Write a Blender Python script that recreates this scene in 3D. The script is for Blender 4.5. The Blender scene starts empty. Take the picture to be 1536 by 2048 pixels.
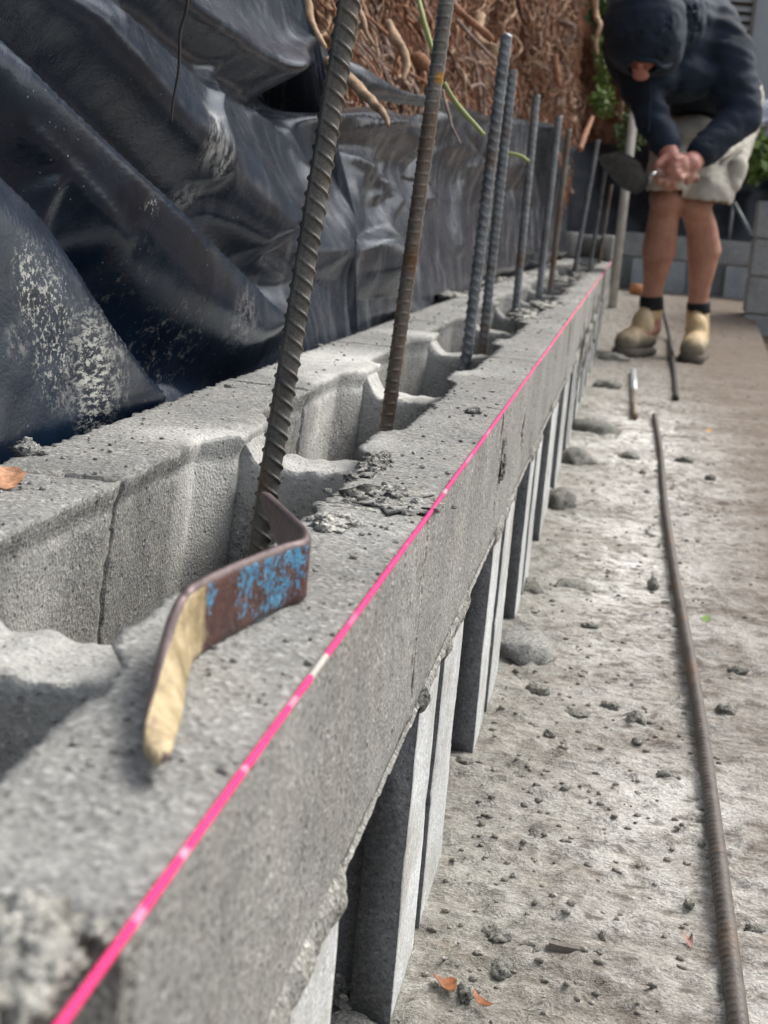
import bpy, bmesh, math, random
import numpy as np
from mathutils import Vector, Matrix, noise
random.seed(7)
PI = math.pi
S = bpy.context.scene
COL = S.collection

# ------------------------------------------------------------------ camera, world, sun, exposure
FOC = 3078.0                       # focal length in pixels of the 1536 x 2048 frame
CAM_H = 0.39
_a = np.array([1265. - 768., 465. - 1024., FOC]); _a /= np.linalg.norm(_a)
_d = np.array([-.115, 1., 0.]); _n = _d - (_d @ _a) * _a; _n /= np.linalg.norm(_n)
_r = np.cross(_n, _a)
RM = np.stack([_r, _a, -_n], 1)    # world -> view (x right, y down, z forward)
CP = np.array([0., 0., CAM_H])
def ray(px, py): return RM.T @ np.array([px - 768., py - 1024., FOC])
def atY(px, py, Y): v = ray(px, py); return Vector(CP + v * (Y / v[1]))
def atX(px, py, x): v = ray(px, py); return Vector(CP + v * (x / v[0]))
def atZ(px, py, z): v = ray(px, py); return Vector(CP + v * ((z - CP[2]) / v[2]))
def proj(X, Y, Z):
    X, Y, Z = np.asarray(X, float), np.asarray(Y, float), np.asarray(Z, float)
    q = np.stack([X, Y, Z - CAM_H], -1) @ RM.T
    return 768 + FOC * q[..., 0] / q[..., 2], 1024 + FOC * q[..., 1] / q[..., 2]

cam = bpy.data.cameras.new('camera'); co = bpy.data.objects.new('camera', cam); COL.objects.link(co)
m3 = Matrix([[RM[0, 0], -RM[1, 0], -RM[2, 0]], [RM[0, 1], -RM[1, 1], -RM[2, 1]], [RM[0, 2], -RM[1, 2], -RM[2, 2]]])
co.matrix_world = Matrix.Translation((0, 0, CAM_H)) @ m3.to_4x4()
cam.sensor_fit = 'VERTICAL'; cam.sensor_height = 36; cam.lens = FOC / 2048 * 36
cam.clip_start = .02; cam.clip_end = 500
cam.dof.use_dof = True; cam.dof.focus_distance = .80; cam.dof.aperture_fstop = 24
S.camera = co

SUN_EL, SUN_AZ = 50, 48            # azimuth from +Y (along the wall) towards +X (right)
w = bpy.data.worlds.new('World'); S.world = w; w.use_nodes = True
nt = w.node_tree; bg = nt.nodes['Background']; sky = nt.nodes.new('ShaderNodeTexSky')
sky.sky_type = 'NISHITA'; sky.sun_disc = False; sky.sun_elevation = math.radians(SUN_EL)
sky.sun_rotation = math.radians(SUN_AZ); sky.air_density = 1.0; sky.dust_density = 4.0; sky.ozone_density = .6
hs = nt.nodes.new('ShaderNodeHueSaturation'); hs.inputs['Saturation'].default_value = .5
nt.links.new(sky.outputs[0], hs.inputs['Color']); nt.links.new(hs.outputs[0], bg.inputs[0])
bg.inputs[1].default_value = .15
sl = bpy.data.lights.new('sun', 'SUN'); sl.energy = 1.5; sl.angle = math.radians(28); sl.color = (1, .985, .955)
so = bpy.data.objects.new('sun', sl); COL.objects.link(so)
e, z = math.radians(SUN_EL), math.radians(SUN_AZ)
sd = Vector((math.cos(e) * math.sin(z), math.cos(e) * math.cos(z), math.sin(e)))
so.rotation_euler = sd.to_track_quat('Z', 'Y').to_euler()
S.view_settings.view_transform = 'Standard'; S.view_settings.look = 'None'
S.view_settings.exposure = .62; S.view_settings.gamma = 1; S.view_settings.use_curve_mapping = False

# ------------------------------------------------------------------ helpers
def nz(p, s, seed=0.): return noise.noise(Vector((p[0] * s + seed, p[1] * s - seed * 1.7, p[2] * s + seed * .6)))
def fbm(p, s, o=3, seed=0.):
    v = 0; a = 1
    for k in range(o):
        v += a * nz(p, s, seed + 11.3 * k); s *= 2.1; a *= .5
    return v
def link(name, me, mat=None, parent=None, smooth=True):
    o = bpy.data.objects.new(name, me); COL.objects.link(o)
    if mat is not None:
        me.materials.clear(); me.materials.append(mat)
    if parent is not None: o.parent = parent
    if smooth and len(me.polygons): me.polygons.foreach_set('use_smooth', [True] * len(me.polygons))
    return o
def mesh(name, vs, fs, mat=None, parent=None, smooth=True):
    me = bpy.data.meshes.new(name); me.from_pydata([tuple(v) for v in vs], [], fs); me.update()
    return link(name, me, mat, parent, smooth)
def tag(o, label=None, cat=None, group=None, kind=None):
    if label: o['label'] = label
    if cat: o['category'] = cat
    if group: o['group'] = group
    if kind: o['kind'] = kind
    return o
def empty(name, loc=(0, 0, 0)):
    o = bpy.data.objects.new(name, None); COL.objects.link(o); o.location = loc; o.empty_display_size = .05; return o
def child(o, root):       # keep world place although root is moved
    o.parent = root; o.matrix_parent_inverse = Matrix.Translation(-root.location); return o
def gridmesh(name, nu, nv, f, mat, parent=None, closed_u=False, caps=False):
    vs = [f(i, j) for j in range(nv) for i in range(nu)]
    fs = []
    for j in range(nv - 1):
        for i in range(nu if closed_u else nu - 1):
            i2 = (i + 1) % nu
            fs.append((j * nu + i, j * nu + i2, (j + 1) * nu + i2, (j + 1) * nu + i))
    if caps: fs.append(tuple(range(nu - 1, -1, -1))); fs.append(tuple((nv - 1) * nu + i for i in range(nu)))
    return mesh(name, vs, fs, mat, parent)
def tube_data(pts, rad, n=6, vs=None, fs=None, cap=True):
    vs = [] if vs is None else vs; fs = [] if fs is None else fs
    pts = [Vector(p) for p in pts]; b0 = len(vs); up = Vector((.3, .2, .9))
    for k, p in enumerate(pts):
        t = (pts[min(k + 1, len(pts) - 1)] - pts[max(k - 1, 0)]).normalized()
        u = t.cross(up)
        if u.length < .1: u = t.cross(Vector((1, 0, 0)))
        u.normalize(); v = t.cross(u)
        r = rad[k] if hasattr(rad, '__len__') else rad
        for i in range(n):
            a = 2 * PI * i / n; vs.append(p + u * (r * math.cos(a)) + v * (r * math.sin(a)))
    for k in range(len(pts) - 1):
        for i in range(n):
            fs.append((b0 + k * n + i, b0 + k * n + (i + 1) % n, b0 + (k + 1) * n + (i + 1) % n, b0 + (k + 1) * n + i))
    if cap:
        fs.append(tuple(b0 + i for i in range(n - 1, -1, -1))); fs.append(tuple(b0 + (len(pts) - 1) * n + i for i in range(n)))
    return vs, fs
def smooth_path(P, sub=6):
    P = [Vector(p) for p in P]; out = []
    for k in range(len(P) - 1):
        a, b, c, d = P[max(k - 1, 0)], P[k], P[k + 1], P[min(k + 2, len(P) - 1)]
        for s in range(sub):
            t = s / sub
            out.append(.5 * ((2 * b) + (c - a) * t + (2 * a - 5 * b + 4 * c - d) * t * t + (3 * b - a - 3 * c + d) * t ** 3))
    out.append(P[-1]); return out

# ------------------------------------------------------------------ materials
class NM:
    def __init__(s, name, rough=.85, metal=0., spec=.4):
        s.m = bpy.data.materials.new(name); s.m.use_nodes = True; s.t = s.m.node_tree; s.n = s.t.nodes
        s.b = s.n['Principled BSDF']; s.b.inputs['Roughness'].default_value = rough; s.b.inputs['Metallic'].default_value = metal
        s.b.inputs['Specular IOR Level'].default_value = spec
        s.pos = s.n.new('ShaderNodeNewGeometry').outputs['Position']; s.h = None
    def L(s, a, b): s.t.links.new(a, b)
    def map(s, scale=(1, 1, 1), rot=(0, 0, 0)):
        q = s.n.new('ShaderNodeMapping'); q.inputs['Scale'].default_value = scale; q.inputs['Rotation'].default_value = rot
        s.L(s.pos, q.inputs[0]); return q.outputs[0]
    def noise(s, sc, det=4, rough=.6, vec=None, dist=0):
        q = s.n.new('ShaderNodeTexNoise'); q.inputs['Scale'].default_value = sc; q.inputs['Detail'].default_value = det
        q.inputs['Roughness'].default_value = rough; q.inputs['Distortion'].default_value = dist
        s.L(vec or s.pos, q.inputs['Vector']); return q.outputs['Fac']
    def vor(s, sc, vec=None, rnd=1):
        q = s.n.new('ShaderNodeTexVoronoi'); q.inputs['Scale'].default_value = sc; q.inputs['Randomness'].default_value = rnd
        s.L(vec or s.pos, q.inputs['Vector']); return q.outputs['Distance']
    def ramp(s, fac, stops):
        q = s.n.new('ShaderNodeValToRGB'); r = q.color_ramp
        while len(r.elements) < len(stops): r.elements.new(.5)
        for e_, (p, c) in zip(r.elements, stops):
            e_.position = p; e_.color = (c, c, c, 1) if not hasattr(c, '__len__') else (*c, 1)
        s.L(fac, q.inputs[0]); return q.outputs[0]
    def mix(s, fac, a, b, mode='MIX'):
        q = s.n.new('ShaderNodeMix'); q.data_type = 'RGBA'; q.blend_type = mode
        for v, k in ((fac, 0), (a, 6), (b, 7)):
            if hasattr(v, 'links') or isinstance(v, bpy.types.NodeSocket): s.L(v, q.inputs[k])
            elif k == 0: q.inputs[0].default_value = v
            else: q.inputs[k].default_value = (*v, 1)
        return q.outputs[2]
    def math(s, op, a, b=0.):
        q = s.n.new('ShaderNodeMath'); q.operation = op
        for v, k in ((a, 0), (b, 1)):
            if isinstance(v, bpy.types.NodeSocket): s.L(v, q.inputs[k])
            else: q.inputs[k].default_value = v
        return q.outputs[0]
    def col(s, c):
        if isinstance(c, bpy.types.NodeSocket): s.L(c, s.b.inputs['Base Color'])
        else: s.b.inputs['Base Color'].default_value = (*c, 1)
    def rough(s, r): s.L(r, s.b.inputs['Roughness'])
    def bump(s, hgt, dist, strength=1.):
        q = s.n.new('ShaderNodeBump'); q.inputs['Strength'].default_value = strength; q.inputs['Distance'].default_value = dist
        s.L(hgt, q.inputs['Height'])
        if s.h is not None: s.L(s.h, q.inputs['Normal'])
        s.h = q.outputs[0]; s.L(s.h, s.b.inputs['Normal'])
    def spot(s, centre, radius, soft=.5, stretch=(1, 1, 1)):   # soft ball mask round a place on the thing
        mp = s.n.new('ShaderNodeVectorMath'); mp.operation = 'SUBTRACT'; s.L(s.pos, mp.inputs[0]); mp.inputs[1].default_value = centre
        q = s.n.new('ShaderNodeVectorMath'); q.operation = 'MULTIPLY'; s.L(mp.outputs[0], q.inputs[0]); q.inputs[1].default_value = stretch
        l = s.n.new('ShaderNodeVectorMath'); l.operation = 'LENGTH'; s.L(q.outputs[0], l.inputs[0])
        r = s.n.new('ShaderNodeMapRange'); r.inputs[1].default_value = radius; r.inputs[2].default_value = radius * (1 - soft)
        s.L(l.outputs['Value'], r.inputs[0]); return r.outputs[0]

def concrete(name, base, warm=(.40, .37, .29), fine=1., light=None, dark=.55, grain=.85, warm_amt=.35):
    M = NM(name, .9, spec=.25)
    g = M.noise(640, 3, .75); g2 = M.noise(170, 4, .7); big = M.noise(9, 4, .6); w_ = M.noise(23, 3, .6)
    c = M.mix(M.ramp(big, [(.35, 0.), (.7, 1.)]), tuple(x * .80 for x in base), tuple(min(1, x * 1.15) for x in base))
    c = M.mix(M.math('MULTIPLY', M.ramp(w_, [(.42, 0.), (.68, 1.)]), warm_amt), c, warm)
    c = M.mix(1., c, M.ramp(g2, [(.3, .84), (.5, 1.), (.7, 1.14)]), 'MULTIPLY')
    vc = M.n.new('ShaderNodeTexVoronoi'); vc.inputs['Scale'].default_value = 560; M.L(M.pos, vc.inputs['Vector'])     # sand grains
    sc_ = M.n.new('ShaderNodeSeparateColor'); M.L(vc.outputs['Color'], sc_.inputs[0])
    c = M.mix(grain, c, M.ramp(sc_.outputs[0], [(0., .45), (.12, .72), (.5, 1.), (.85, 1.2), (1., 1.9)]), 'MULTIPLY')
    c = M.mix(1., c, M.ramp(g, [(.28, .62), (.5, 1.), (.72, 1.32)]), 'MULTIPLY')
    pit = M.vor(170); pm = M.ramp(M.noise(60, 2), [(.40, 0.), (.6, 1.)])
    c = M.mix(M.math('MULTIPLY', M.ramp(pit, [(.12, 1.), (.24, 0.)]), M.math('MULTIPLY', pm, dark)), c, tuple(x * .22 for x in base))
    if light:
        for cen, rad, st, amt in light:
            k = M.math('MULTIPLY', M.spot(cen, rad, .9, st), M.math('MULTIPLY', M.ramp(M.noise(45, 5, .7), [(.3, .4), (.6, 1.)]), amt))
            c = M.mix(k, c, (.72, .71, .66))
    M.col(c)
    M.bump(g2, .0009 * fine, .9); M.bump(g, .0011 * fine, 1.); M.bump(vc.outputs['Distance'], .0006 * fine, .6)
    M.bump(M.ramp(pit, [(.08, 0.), (.24, 1.)]), .0014 * fine, .6)
    return M.m

ZT_ = .265
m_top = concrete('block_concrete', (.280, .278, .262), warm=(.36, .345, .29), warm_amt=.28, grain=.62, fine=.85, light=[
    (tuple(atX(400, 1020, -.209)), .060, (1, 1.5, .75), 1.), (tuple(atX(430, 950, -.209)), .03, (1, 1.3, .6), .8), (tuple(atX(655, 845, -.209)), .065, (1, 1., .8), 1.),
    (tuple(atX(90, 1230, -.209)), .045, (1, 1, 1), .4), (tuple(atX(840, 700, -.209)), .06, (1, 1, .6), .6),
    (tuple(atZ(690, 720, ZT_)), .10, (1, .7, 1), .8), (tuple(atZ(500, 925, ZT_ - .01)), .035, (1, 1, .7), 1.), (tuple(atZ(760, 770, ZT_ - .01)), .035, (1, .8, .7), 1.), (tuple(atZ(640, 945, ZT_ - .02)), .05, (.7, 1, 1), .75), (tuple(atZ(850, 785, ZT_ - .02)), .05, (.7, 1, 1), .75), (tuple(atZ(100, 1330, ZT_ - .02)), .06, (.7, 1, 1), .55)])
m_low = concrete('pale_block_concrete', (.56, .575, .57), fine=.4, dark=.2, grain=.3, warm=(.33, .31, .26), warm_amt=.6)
m_shade = concrete('shaded_block_concrete', (.135, .14, .145), fine=.45, dark=.4, grain=.3, warm_amt=.05)  # shade of the opening reveals and block insides painted into the colour
m_palem = concrete('pale_mortar', (.44, .43, .385), fine=1.2, grain=.5)
m_mortar = concrete('mortar', (.33, .325, .30), warm=(.40, .38, .32), fine=1.6)
m_lump = concrete('dropped_mortar', (.26, .255, .225), fine=1.6, warm_amt=.2)
m_far = concrete('far_block', (.33, .345, .345), fine=.6, dark=.3, warm_amt=.1)

def steel(name, rust=.5, base=(.16, .155, .15), metal=.55):
    M = NM(name, .5, metal, .5)
    a = M.noise(60, 5, .7); b = M.noise(14, 4, .6); g = M.noise(900, 2, .6)
    c = M.mix(M.ramp(a, [(.35, 0.), (.62, 1.)]), base, tuple(x * 1.9 for x in base))
    c = M.mix(M.math('MULTIPLY', M.ramp(b, [(.62 - rust * .35, 0.), (.72 - rust * .2, 1.)]), M.ramp(a, [(.3, .3), (.6, 1.)])), c, (.17, .10, .055))
    c = M.mix(1., c, M.ramp(g, [(.3, .75), (.7, 1.2)]), 'MULTIPLY')
    M.col(c); M.rough(M.ramp(a, [(.3, .42), (.7, .72)])); M.bump(g, .0003, .7); M.bump(a, .0006, .5); return M.m
m_bar_rust = steel('rusty_rebar', .32, (.095, .092, .083)); m_bar = steel('steel_rebar', .25, (.15, .16, .165), .8); m_bar_mid = steel('dull_rebar', .55, (.15, .14, .125))
def rust_spot(mat, cen, rad, colr):
    t = mat.node_tree; b = t.nodes['Principled BSDF']; src = b.inputs['Base Color'].links[0].from_socket
    g = t.nodes.new('ShaderNodeNewGeometry'); v = t.nodes.new('ShaderNodeVectorMath'); v.operation = 'DISTANCE'; t.links.new(g.outputs['Position'], v.inputs[0]); v.inputs[1].default_value = cen
    n = t.nodes.new('ShaderNodeTexNoise'); n.inputs['Scale'].default_value = 180; n.inputs['Detail'].default_value = 4; t.links.new(g.outputs['Position'], n.inputs['Vector'])
    m1 = t.nodes.new('ShaderNodeMath'); m1.operation = 'MULTIPLY_ADD'; t.links.new(n.outputs['Fac'], m1.inputs[0]); m1.inputs[1].default_value = -rad * 1.6; t.links.new(v.outputs['Value'], m1.inputs[2])
    r = t.nodes.new('ShaderNodeMapRange'); r.inputs[1].default_value = rad * .35; r.inputs[2].default_value = -rad * .1; t.links.new(m1.outputs[0], r.inputs[0])
    x = t.nodes.new('ShaderNodeMix'); x.data_type = 'RGBA'; t.links.new(r.outputs[0], x.inputs[0]); t.links.new(src, x.inputs[6]); x.inputs[7].default_value = (*colr, 1); t.links.new(x.outputs[2], b.inputs['Base Color'])
m_bar_mid2 = steel('dull_rebar_rust_mark', .55, (.15, .14, .125)); rust_spot(m_bar_mid2, tuple(atY(884, 156, 1.095)), .0055, (.42, .24, .06))

def flat(name, c, rough=.8, metal=0., var=.25, sc=40, bump=0., spec=.4):
    M = NM(name, rough, metal, spec); n_ = M.noise(sc, 4, .65)
    M.col(M.mix(M.ramp(n_, [(.3, 0.), (.7, 1.)]), tuple(x * (1 - var) for x in c), tuple(min(1, x * (1 + var)) for x in c)))
    if bump: M.bump(n_, bump, .8)
    return M.m

# ------------------------------------------------------------------ ground
def ramp_up(Y): t = min(max((Y - 5.0) / 1.7, 0), 1); return .145 * t * t * (3 - 2 * t)
def ground_z(X, Y):
    p = (X, Y, 0); z_ = ramp_up(Y)
    z_ += .0035 * nz(p, 7, 3) + .0024 * nz(p, 28, 9) + .0011 * abs(nz(p, 48, 2))
    r = nz((X * .8, Y, 0), 75, 4); z_ += .0016 * r + (.0022 if r > .33 else 0)
    k_ = max(0, 1 - (X + .07) / .10)
    z_ += k_ * (.004 * abs(nz(p, 16, 6)) + .0025 * abs(nz(p, 55, 7)))
    z_ += .0005 * nz(p, 210, 5)
    return z_
def gnd0(px, py): v = ray(px, py); return CP + v * (-CAM_H / v[2])
ys = [.45]
while ys[-1] < 9.5: ys.append(ys[-1] + .0042 * max(1, ys[-1] / 1.1))
xs = [-.12]
while xs[-1] < .50: xs.append(xs[-1] + (.0042 if xs[-1] < .16 else .0042 + (xs[-1] - .16) * .05))
xe = .52
M = NM('cement_stained_slab', .92, spec=.2)
mp = M.map((.75, 1, 1)); a = M.noise(7.5, 6, .7, mp, .4); b = M.noise(70, 5, .75, mp); c_ = M.noise(420, 3, .75); d = M.noise(2.6, 3, .5, mp); b2 = M.noise(26, 5, .7, mp)
q = M.mix(M.ramp(a, [(.36, 0.), (.58, 1.)]), (.150, .128, .106), (.285, .272, .245))
q = M.mix(M.ramp(b2, [(.36, .75), (.54, 0.)]), q, (.185, .152, .12))
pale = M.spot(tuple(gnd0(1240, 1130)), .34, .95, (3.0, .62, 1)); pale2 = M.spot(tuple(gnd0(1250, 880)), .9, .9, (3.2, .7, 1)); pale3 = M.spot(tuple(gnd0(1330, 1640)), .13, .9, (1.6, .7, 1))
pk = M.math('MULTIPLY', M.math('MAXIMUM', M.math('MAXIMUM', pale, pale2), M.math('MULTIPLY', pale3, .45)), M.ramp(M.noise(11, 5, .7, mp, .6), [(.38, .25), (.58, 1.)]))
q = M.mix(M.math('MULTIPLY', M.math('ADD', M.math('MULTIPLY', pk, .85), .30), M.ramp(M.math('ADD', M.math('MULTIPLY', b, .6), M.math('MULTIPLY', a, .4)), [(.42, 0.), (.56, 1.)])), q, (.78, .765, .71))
q = M.mix(M.ramp(b, [(.32, .9), (.44, 0.)]), q, (.135, .12, .10))
sx = M.n.new('ShaderNodeSeparateXYZ'); M.L(M.pos, sx.inputs[0])
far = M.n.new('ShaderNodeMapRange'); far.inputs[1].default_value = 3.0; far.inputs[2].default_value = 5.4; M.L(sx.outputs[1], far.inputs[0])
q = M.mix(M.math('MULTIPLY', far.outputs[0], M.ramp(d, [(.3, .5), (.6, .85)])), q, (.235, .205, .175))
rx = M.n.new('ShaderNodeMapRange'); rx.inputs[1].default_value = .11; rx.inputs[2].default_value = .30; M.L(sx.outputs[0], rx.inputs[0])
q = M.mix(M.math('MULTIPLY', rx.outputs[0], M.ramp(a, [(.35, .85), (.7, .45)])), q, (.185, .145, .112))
nw = M.n.new('ShaderNodeMapRange'); nw.inputs[1].default_value = .045; nw.inputs[2].default_value = -.05; M.L(M.math('ADD', sx.outputs[0], M.math('MULTIPLY', M.math('SUBTRACT', a, .5), .12)), nw.inputs[0])
q = M.mix(M.math('MULTIPLY', nw.outputs[0], .75), q, M.mix(M.ramp(b, [(.35, 0.), (.65, 1.)]), (.20, .193, .165), (.36, .35, .31)))      # mortar droppings along the wall foot
q = M.mix(1., q, M.ramp(c_, [(.28, .50), (.5, 1.), (.72, 1.45)]), 'MULTIPLY')
q = M.mix(M.math('MULTIPLY', M.ramp(M.noise(24, 4, .7), [(.60, 0.), (.70, 1.)]), .5), q, (.27, .21, .15))
q = M.mix(M.math('MULTIPLY', M.ramp(M.vor(60, mp), [(.14, 1.), (.28, 0.)]), M.ramp(M.noise(15, 3), [(.46, 0.), (.58, .8)])), q, (.11, .10, .085))
M.bump(b2, .010, .6)
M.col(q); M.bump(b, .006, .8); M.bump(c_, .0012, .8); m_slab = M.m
tag(gridmesh('slab_ground', len(xs), len(ys), lambda i, j: (xs[i], ys[j], ground_z(xs[i], ys[j])), m_slab), kind='structure')
# dirt round it, out to the horizon
M = NM('brown_dirt', .95, spec=.1); a = M.noise(9, 6, .7); b = M.noise(90, 4, .7)
q = M.mix(M.ramp(a, [(.35, 0.), (.65, 1.)]), (.10, .066, .040), (.24, .19, .13)); q = M.mix(1., q, M.ramp(b, [(.3, .6), (.7, 1.3)]), 'MULTIPLY')
M.col(q); M.bump(a, .03); M.bump(b, .006); m_dirt = M.m
gx = [-200, -60, -15, -5, -2, -1] + [-.6 + .08 * k for k in range(30)] + [2, 3, 6, 15, 60, 200]
gy = [-200, -60, -15, -4, -1.5] + [-.5 + .12 * k for k in range(90)] + [12, 16, 30, 80, 250]
tag(gridmesh('ground', len(gx), len(gy), lambda i, j: (gx[i], gy[j], -.035 + (ramp_up(gy[j]) * .8 + .02 * fbm((gx[i], gy[j], 0), 5) if -1 < gx[i] < 2 and gy[j] < 11 else 0)), m_dirt), kind='structure')
# formed edge strip of the slab
m_edge = flat('edge_strip_concrete', (.21, .175, .145), var=.3, sc=30, bump=.004)
def strip(name, x0, x1, y0, y1, h, mat, n=90):
    def f(i, j):
        Y = y0 + (y1 - y0) * j / (n - 1); X, Z = [(x0, -.05), (x0 + .001, h - .003), (x0 + .004, h), (x1 - .004, h), (x1, h - .004), (x1, -.05)][i]
        p = (X, Y, Z); return (X, Y, Z + (ground_z(X, Y) if Z > 0 else 0))
    return gridmesh(name, 6, n, f, mat)
0 and tag(strip('slab_edge_strip',   .387, .505, 2.6, 9, .004, m_edge), kind='structure')

# ------------------------------------------------------------------ the block wall
ZT, ZB, ZL = .265, .172, .165
XF, XFI, XBI, XB = -.072, -.120, -.209, -.269
def rough_loop(P, step):                   # subdivide a closed outline
    out = []
    for k in range(len(P)):
        a, b = Vector(P[k]), Vector(P[(k + 1) % len(P)]); n = max(1, round((b - a).length / step))
        for s_ in range(n): out.append((a + (b - a) * (s_ / n), min(s_, n - s_) * (b - a).length / n))
    return out
def jitter(p, edge, amp, seed, crumb):
    n1 = nz(p, 60, seed); n2 = nz(p, 170, seed + 5); n3 = nz(p, 420, seed + 9)
    k = amp * (.9 * n1 + .6 * n2 + .35 * n3)
    return k, crumb * max(0, .5 + n2 + .5 * n1) * max(0, 1 - edge / .006)
def prism_rough(vs, fs, y0, y1, section, step, amp=.0007, crumb=.002, seed=0., ystep=None, ends=.8):
    """loft a closed (x,z) outline given by section(y) along y and roughen it, worst at the arrises"""
    ystep = ystep or step; nY = max(2, int((y1 - y0) / ystep) + 1); b0 = len(vs); cnt = None
    lens = None
    for j in range(nY):
        Y = y0 + (y1 - y0) * j / (nY - 1); P = section(Y)
        if lens is None: lens = [max(1, round((Vector(P[(k + 1) % len(P)]) - Vector(P[k])).length / step)) for k in range(len(P))]
        cx = sum(p[0] for p in P) / len(P); cz = sum(p[1] for p in P) / len(P)
        row = []
        for k in range(len(P)):
            a, b = Vector(P[k]), Vector(P[(k + 1) % len(P)]); L = (b - a).length
            for s_ in range(lens[k]):
                q = a + (b - a) * (s_ / lens[k]); ed = min(s_, lens[k] - s_) * L / lens[k]
                d_ = (b - a).normalized(); nrm = Vector((-d_[1], d_[0]))
                if nrm.dot(q - Vector((cx, cz))) < 0: nrm = -nrm
                p = (q[0], Y, q[1]); k1, k2 = jitter(p, min(ed, min(Y - y0, y1 - Y) * ends + (0 if ends < 1 else .01)), amp, seed, crumb)
                tc = (Vector((cx, cz)) - q).normalized()
                row.append((q[0] + nrm[0] * k1 + tc[0] * k2, Y, q[1] + nrm[1] * k1 + tc[1] * k2))
        cnt = len(row); vs.extend(row)
    for j in range(nY - 1):
        for i in range(cnt): fs.append((b0 + j * cnt + i, b0 + j * cnt + (i + 1) % cnt, b0 + (j + 1) * cnt + (i + 1) % cnt, b0 + (j + 1) * cnt + i))
    # end caps: strip between mirrored outline points is good enough for a rough end
    fs.append(tuple(b0 + i for i in range(cnt - 1, -1, -1))); fs.append(tuple(b0 + (nY - 1) * cnt + i for i in range(cnt)))
def web_rough(vs, fs, x0, x1, y0, y1, zb, zf, step, seed, amp=.0009, crumb=.0025):
    """web between the shells: zf(x) is its broken top"""
    nX = max(3, int((x1 - x0) / step)); b0 = len(vs); nT = max(2, int((y1 - y0) / step)); nH = max(2, int(.09 / (step * 1.5)))
    cnt = None
    for j in range(nX + 1):
        X = x0 + (x1 - x0) * j / nX; zt = zf(X); row = []
        for k in range(nH): row.append((y0, zb + (zt - zb) * k / nH, -1, 0))
        for k in range(nT): row.append((y0 + (y1 - y0) * k / nT, zt, 0, 1))
        for k in range(nH): row.append((y1, zt + (zb - zt) * k / nH, 1, 0))
        row.append((y1, zb, 1, 0))
        for (yy, zz, ny, nz_) in row:
            p = (X, yy, zz); k1, _ = jitter(p, 1, amp, seed, 0); e_ = max(0, 1 - (min(yy - y0, y1 - yy) + (zt - zz)) / .006) * crumb * max(0, .4 + nz(p, 170, seed))
            vs.append((X + .0006 * nz(p, 200, 2), yy + ny * k1 + (e_ if yy < (y0 + y1) / 2 else -e_), zz + nz_ * k1 * 1.6 - e_))
        cnt = len(row)
    for j in range(nX):
        for i in range(cnt - 1): fs.append((b0 + j * cnt + i, b0 + j * cnt + i + 1, b0 + (j + 1) * cnt + i + 1, b0 + (j + 1) * cnt + i))

wall = empty('block_wall', (-.17, 3.4, 0))
tag(wall, 'long low grey hollow concrete block wall with rebar in its open cores, pink string along its top', 'wall')
JT = [.64 + .4 * k for k in range(-2, 16)]
for bi, j0 in enumerate(JT[:-1]):
    y0, y1 = j0 + .002, j0 + .398; ym = (y0 + y1) / 2
    near = y0 < 1.4; step = .003 if near else (.006 if y0 < 2.6 else .014); sd_ = bi * 3.7
    dx = random.uniform(-.0012, .0012) if bi > 3 else 0
    if j0 < .0: continue
    vs, fs = [], []
    def sh_b(Y):
        d_ = abs(Y - ym); fl = .015 * max(0, min(1, (.060 - d_) / .030)) + .003 * math.exp(-((.196 - d_) / .02) ** 2)
        wob = .0009 * nz((Y, 0, 1), 25, sd_) + .0010 * nz((Y, 0, 1), 110, sd_)
        return [(XB + dx, ZB), (XB + dx, ZT), (XBI + fl + wob * 1.5, ZT), (XBI + fl - .004, ZT - .012), (XBI + fl - .009, ZB)]
    def sh_f(Y):
        d_ = abs(Y - ym); fl = .013 * max(0, min(1, (.060 - d_) / .030))
        wob = .0018 * nz((Y, 0, 4), 30, sd_) + .0020 * nz((Y, 0, 4), 120, sd_)
        return [(XF + dx, ZB), (XF + dx, ZT), (XFI - fl + wob, ZT), (XFI - fl + .005, ZT - .012), (XFI - fl + .009, ZB)]
    prism_rough(vs, fs, y0, y1, sh_b, step, .0008, .0030, sd_, ends=.8 if bi < 3 else 2)
    prism_rough(vs, fs, y0, y1, sh_f, step, .0007, .0016, sd_ + 2, ends=2)
    zw = ZT - .018 - (.004 if bi % 3 == 0 else 0)
    def zf(X, zw=zw, sd_=sd_):
        tb = (X - XBI) / .024; tf = (XFI - X) / .012; s1 = max(0., 1 - tb) ; s2 = max(0., 1 - tf)
        r_ = .0025 * nz((X, ym, 0), 90, sd_)
        return zw + r_ + (ZT - zw - .001) * min(1, (s1 * 1.5) ** 1.2 * (1 + .3 * nz((X, ym, 2), 160, sd_)) + (s2) ** 1.5)
    web_rough(vs, fs, XBI - .012, XFI + .012, ym - .024, ym + .024, ZB, zf, step, sd_)
    o = mesh('concrete_block', vs, fs, m_top); child(o, wall)
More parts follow.
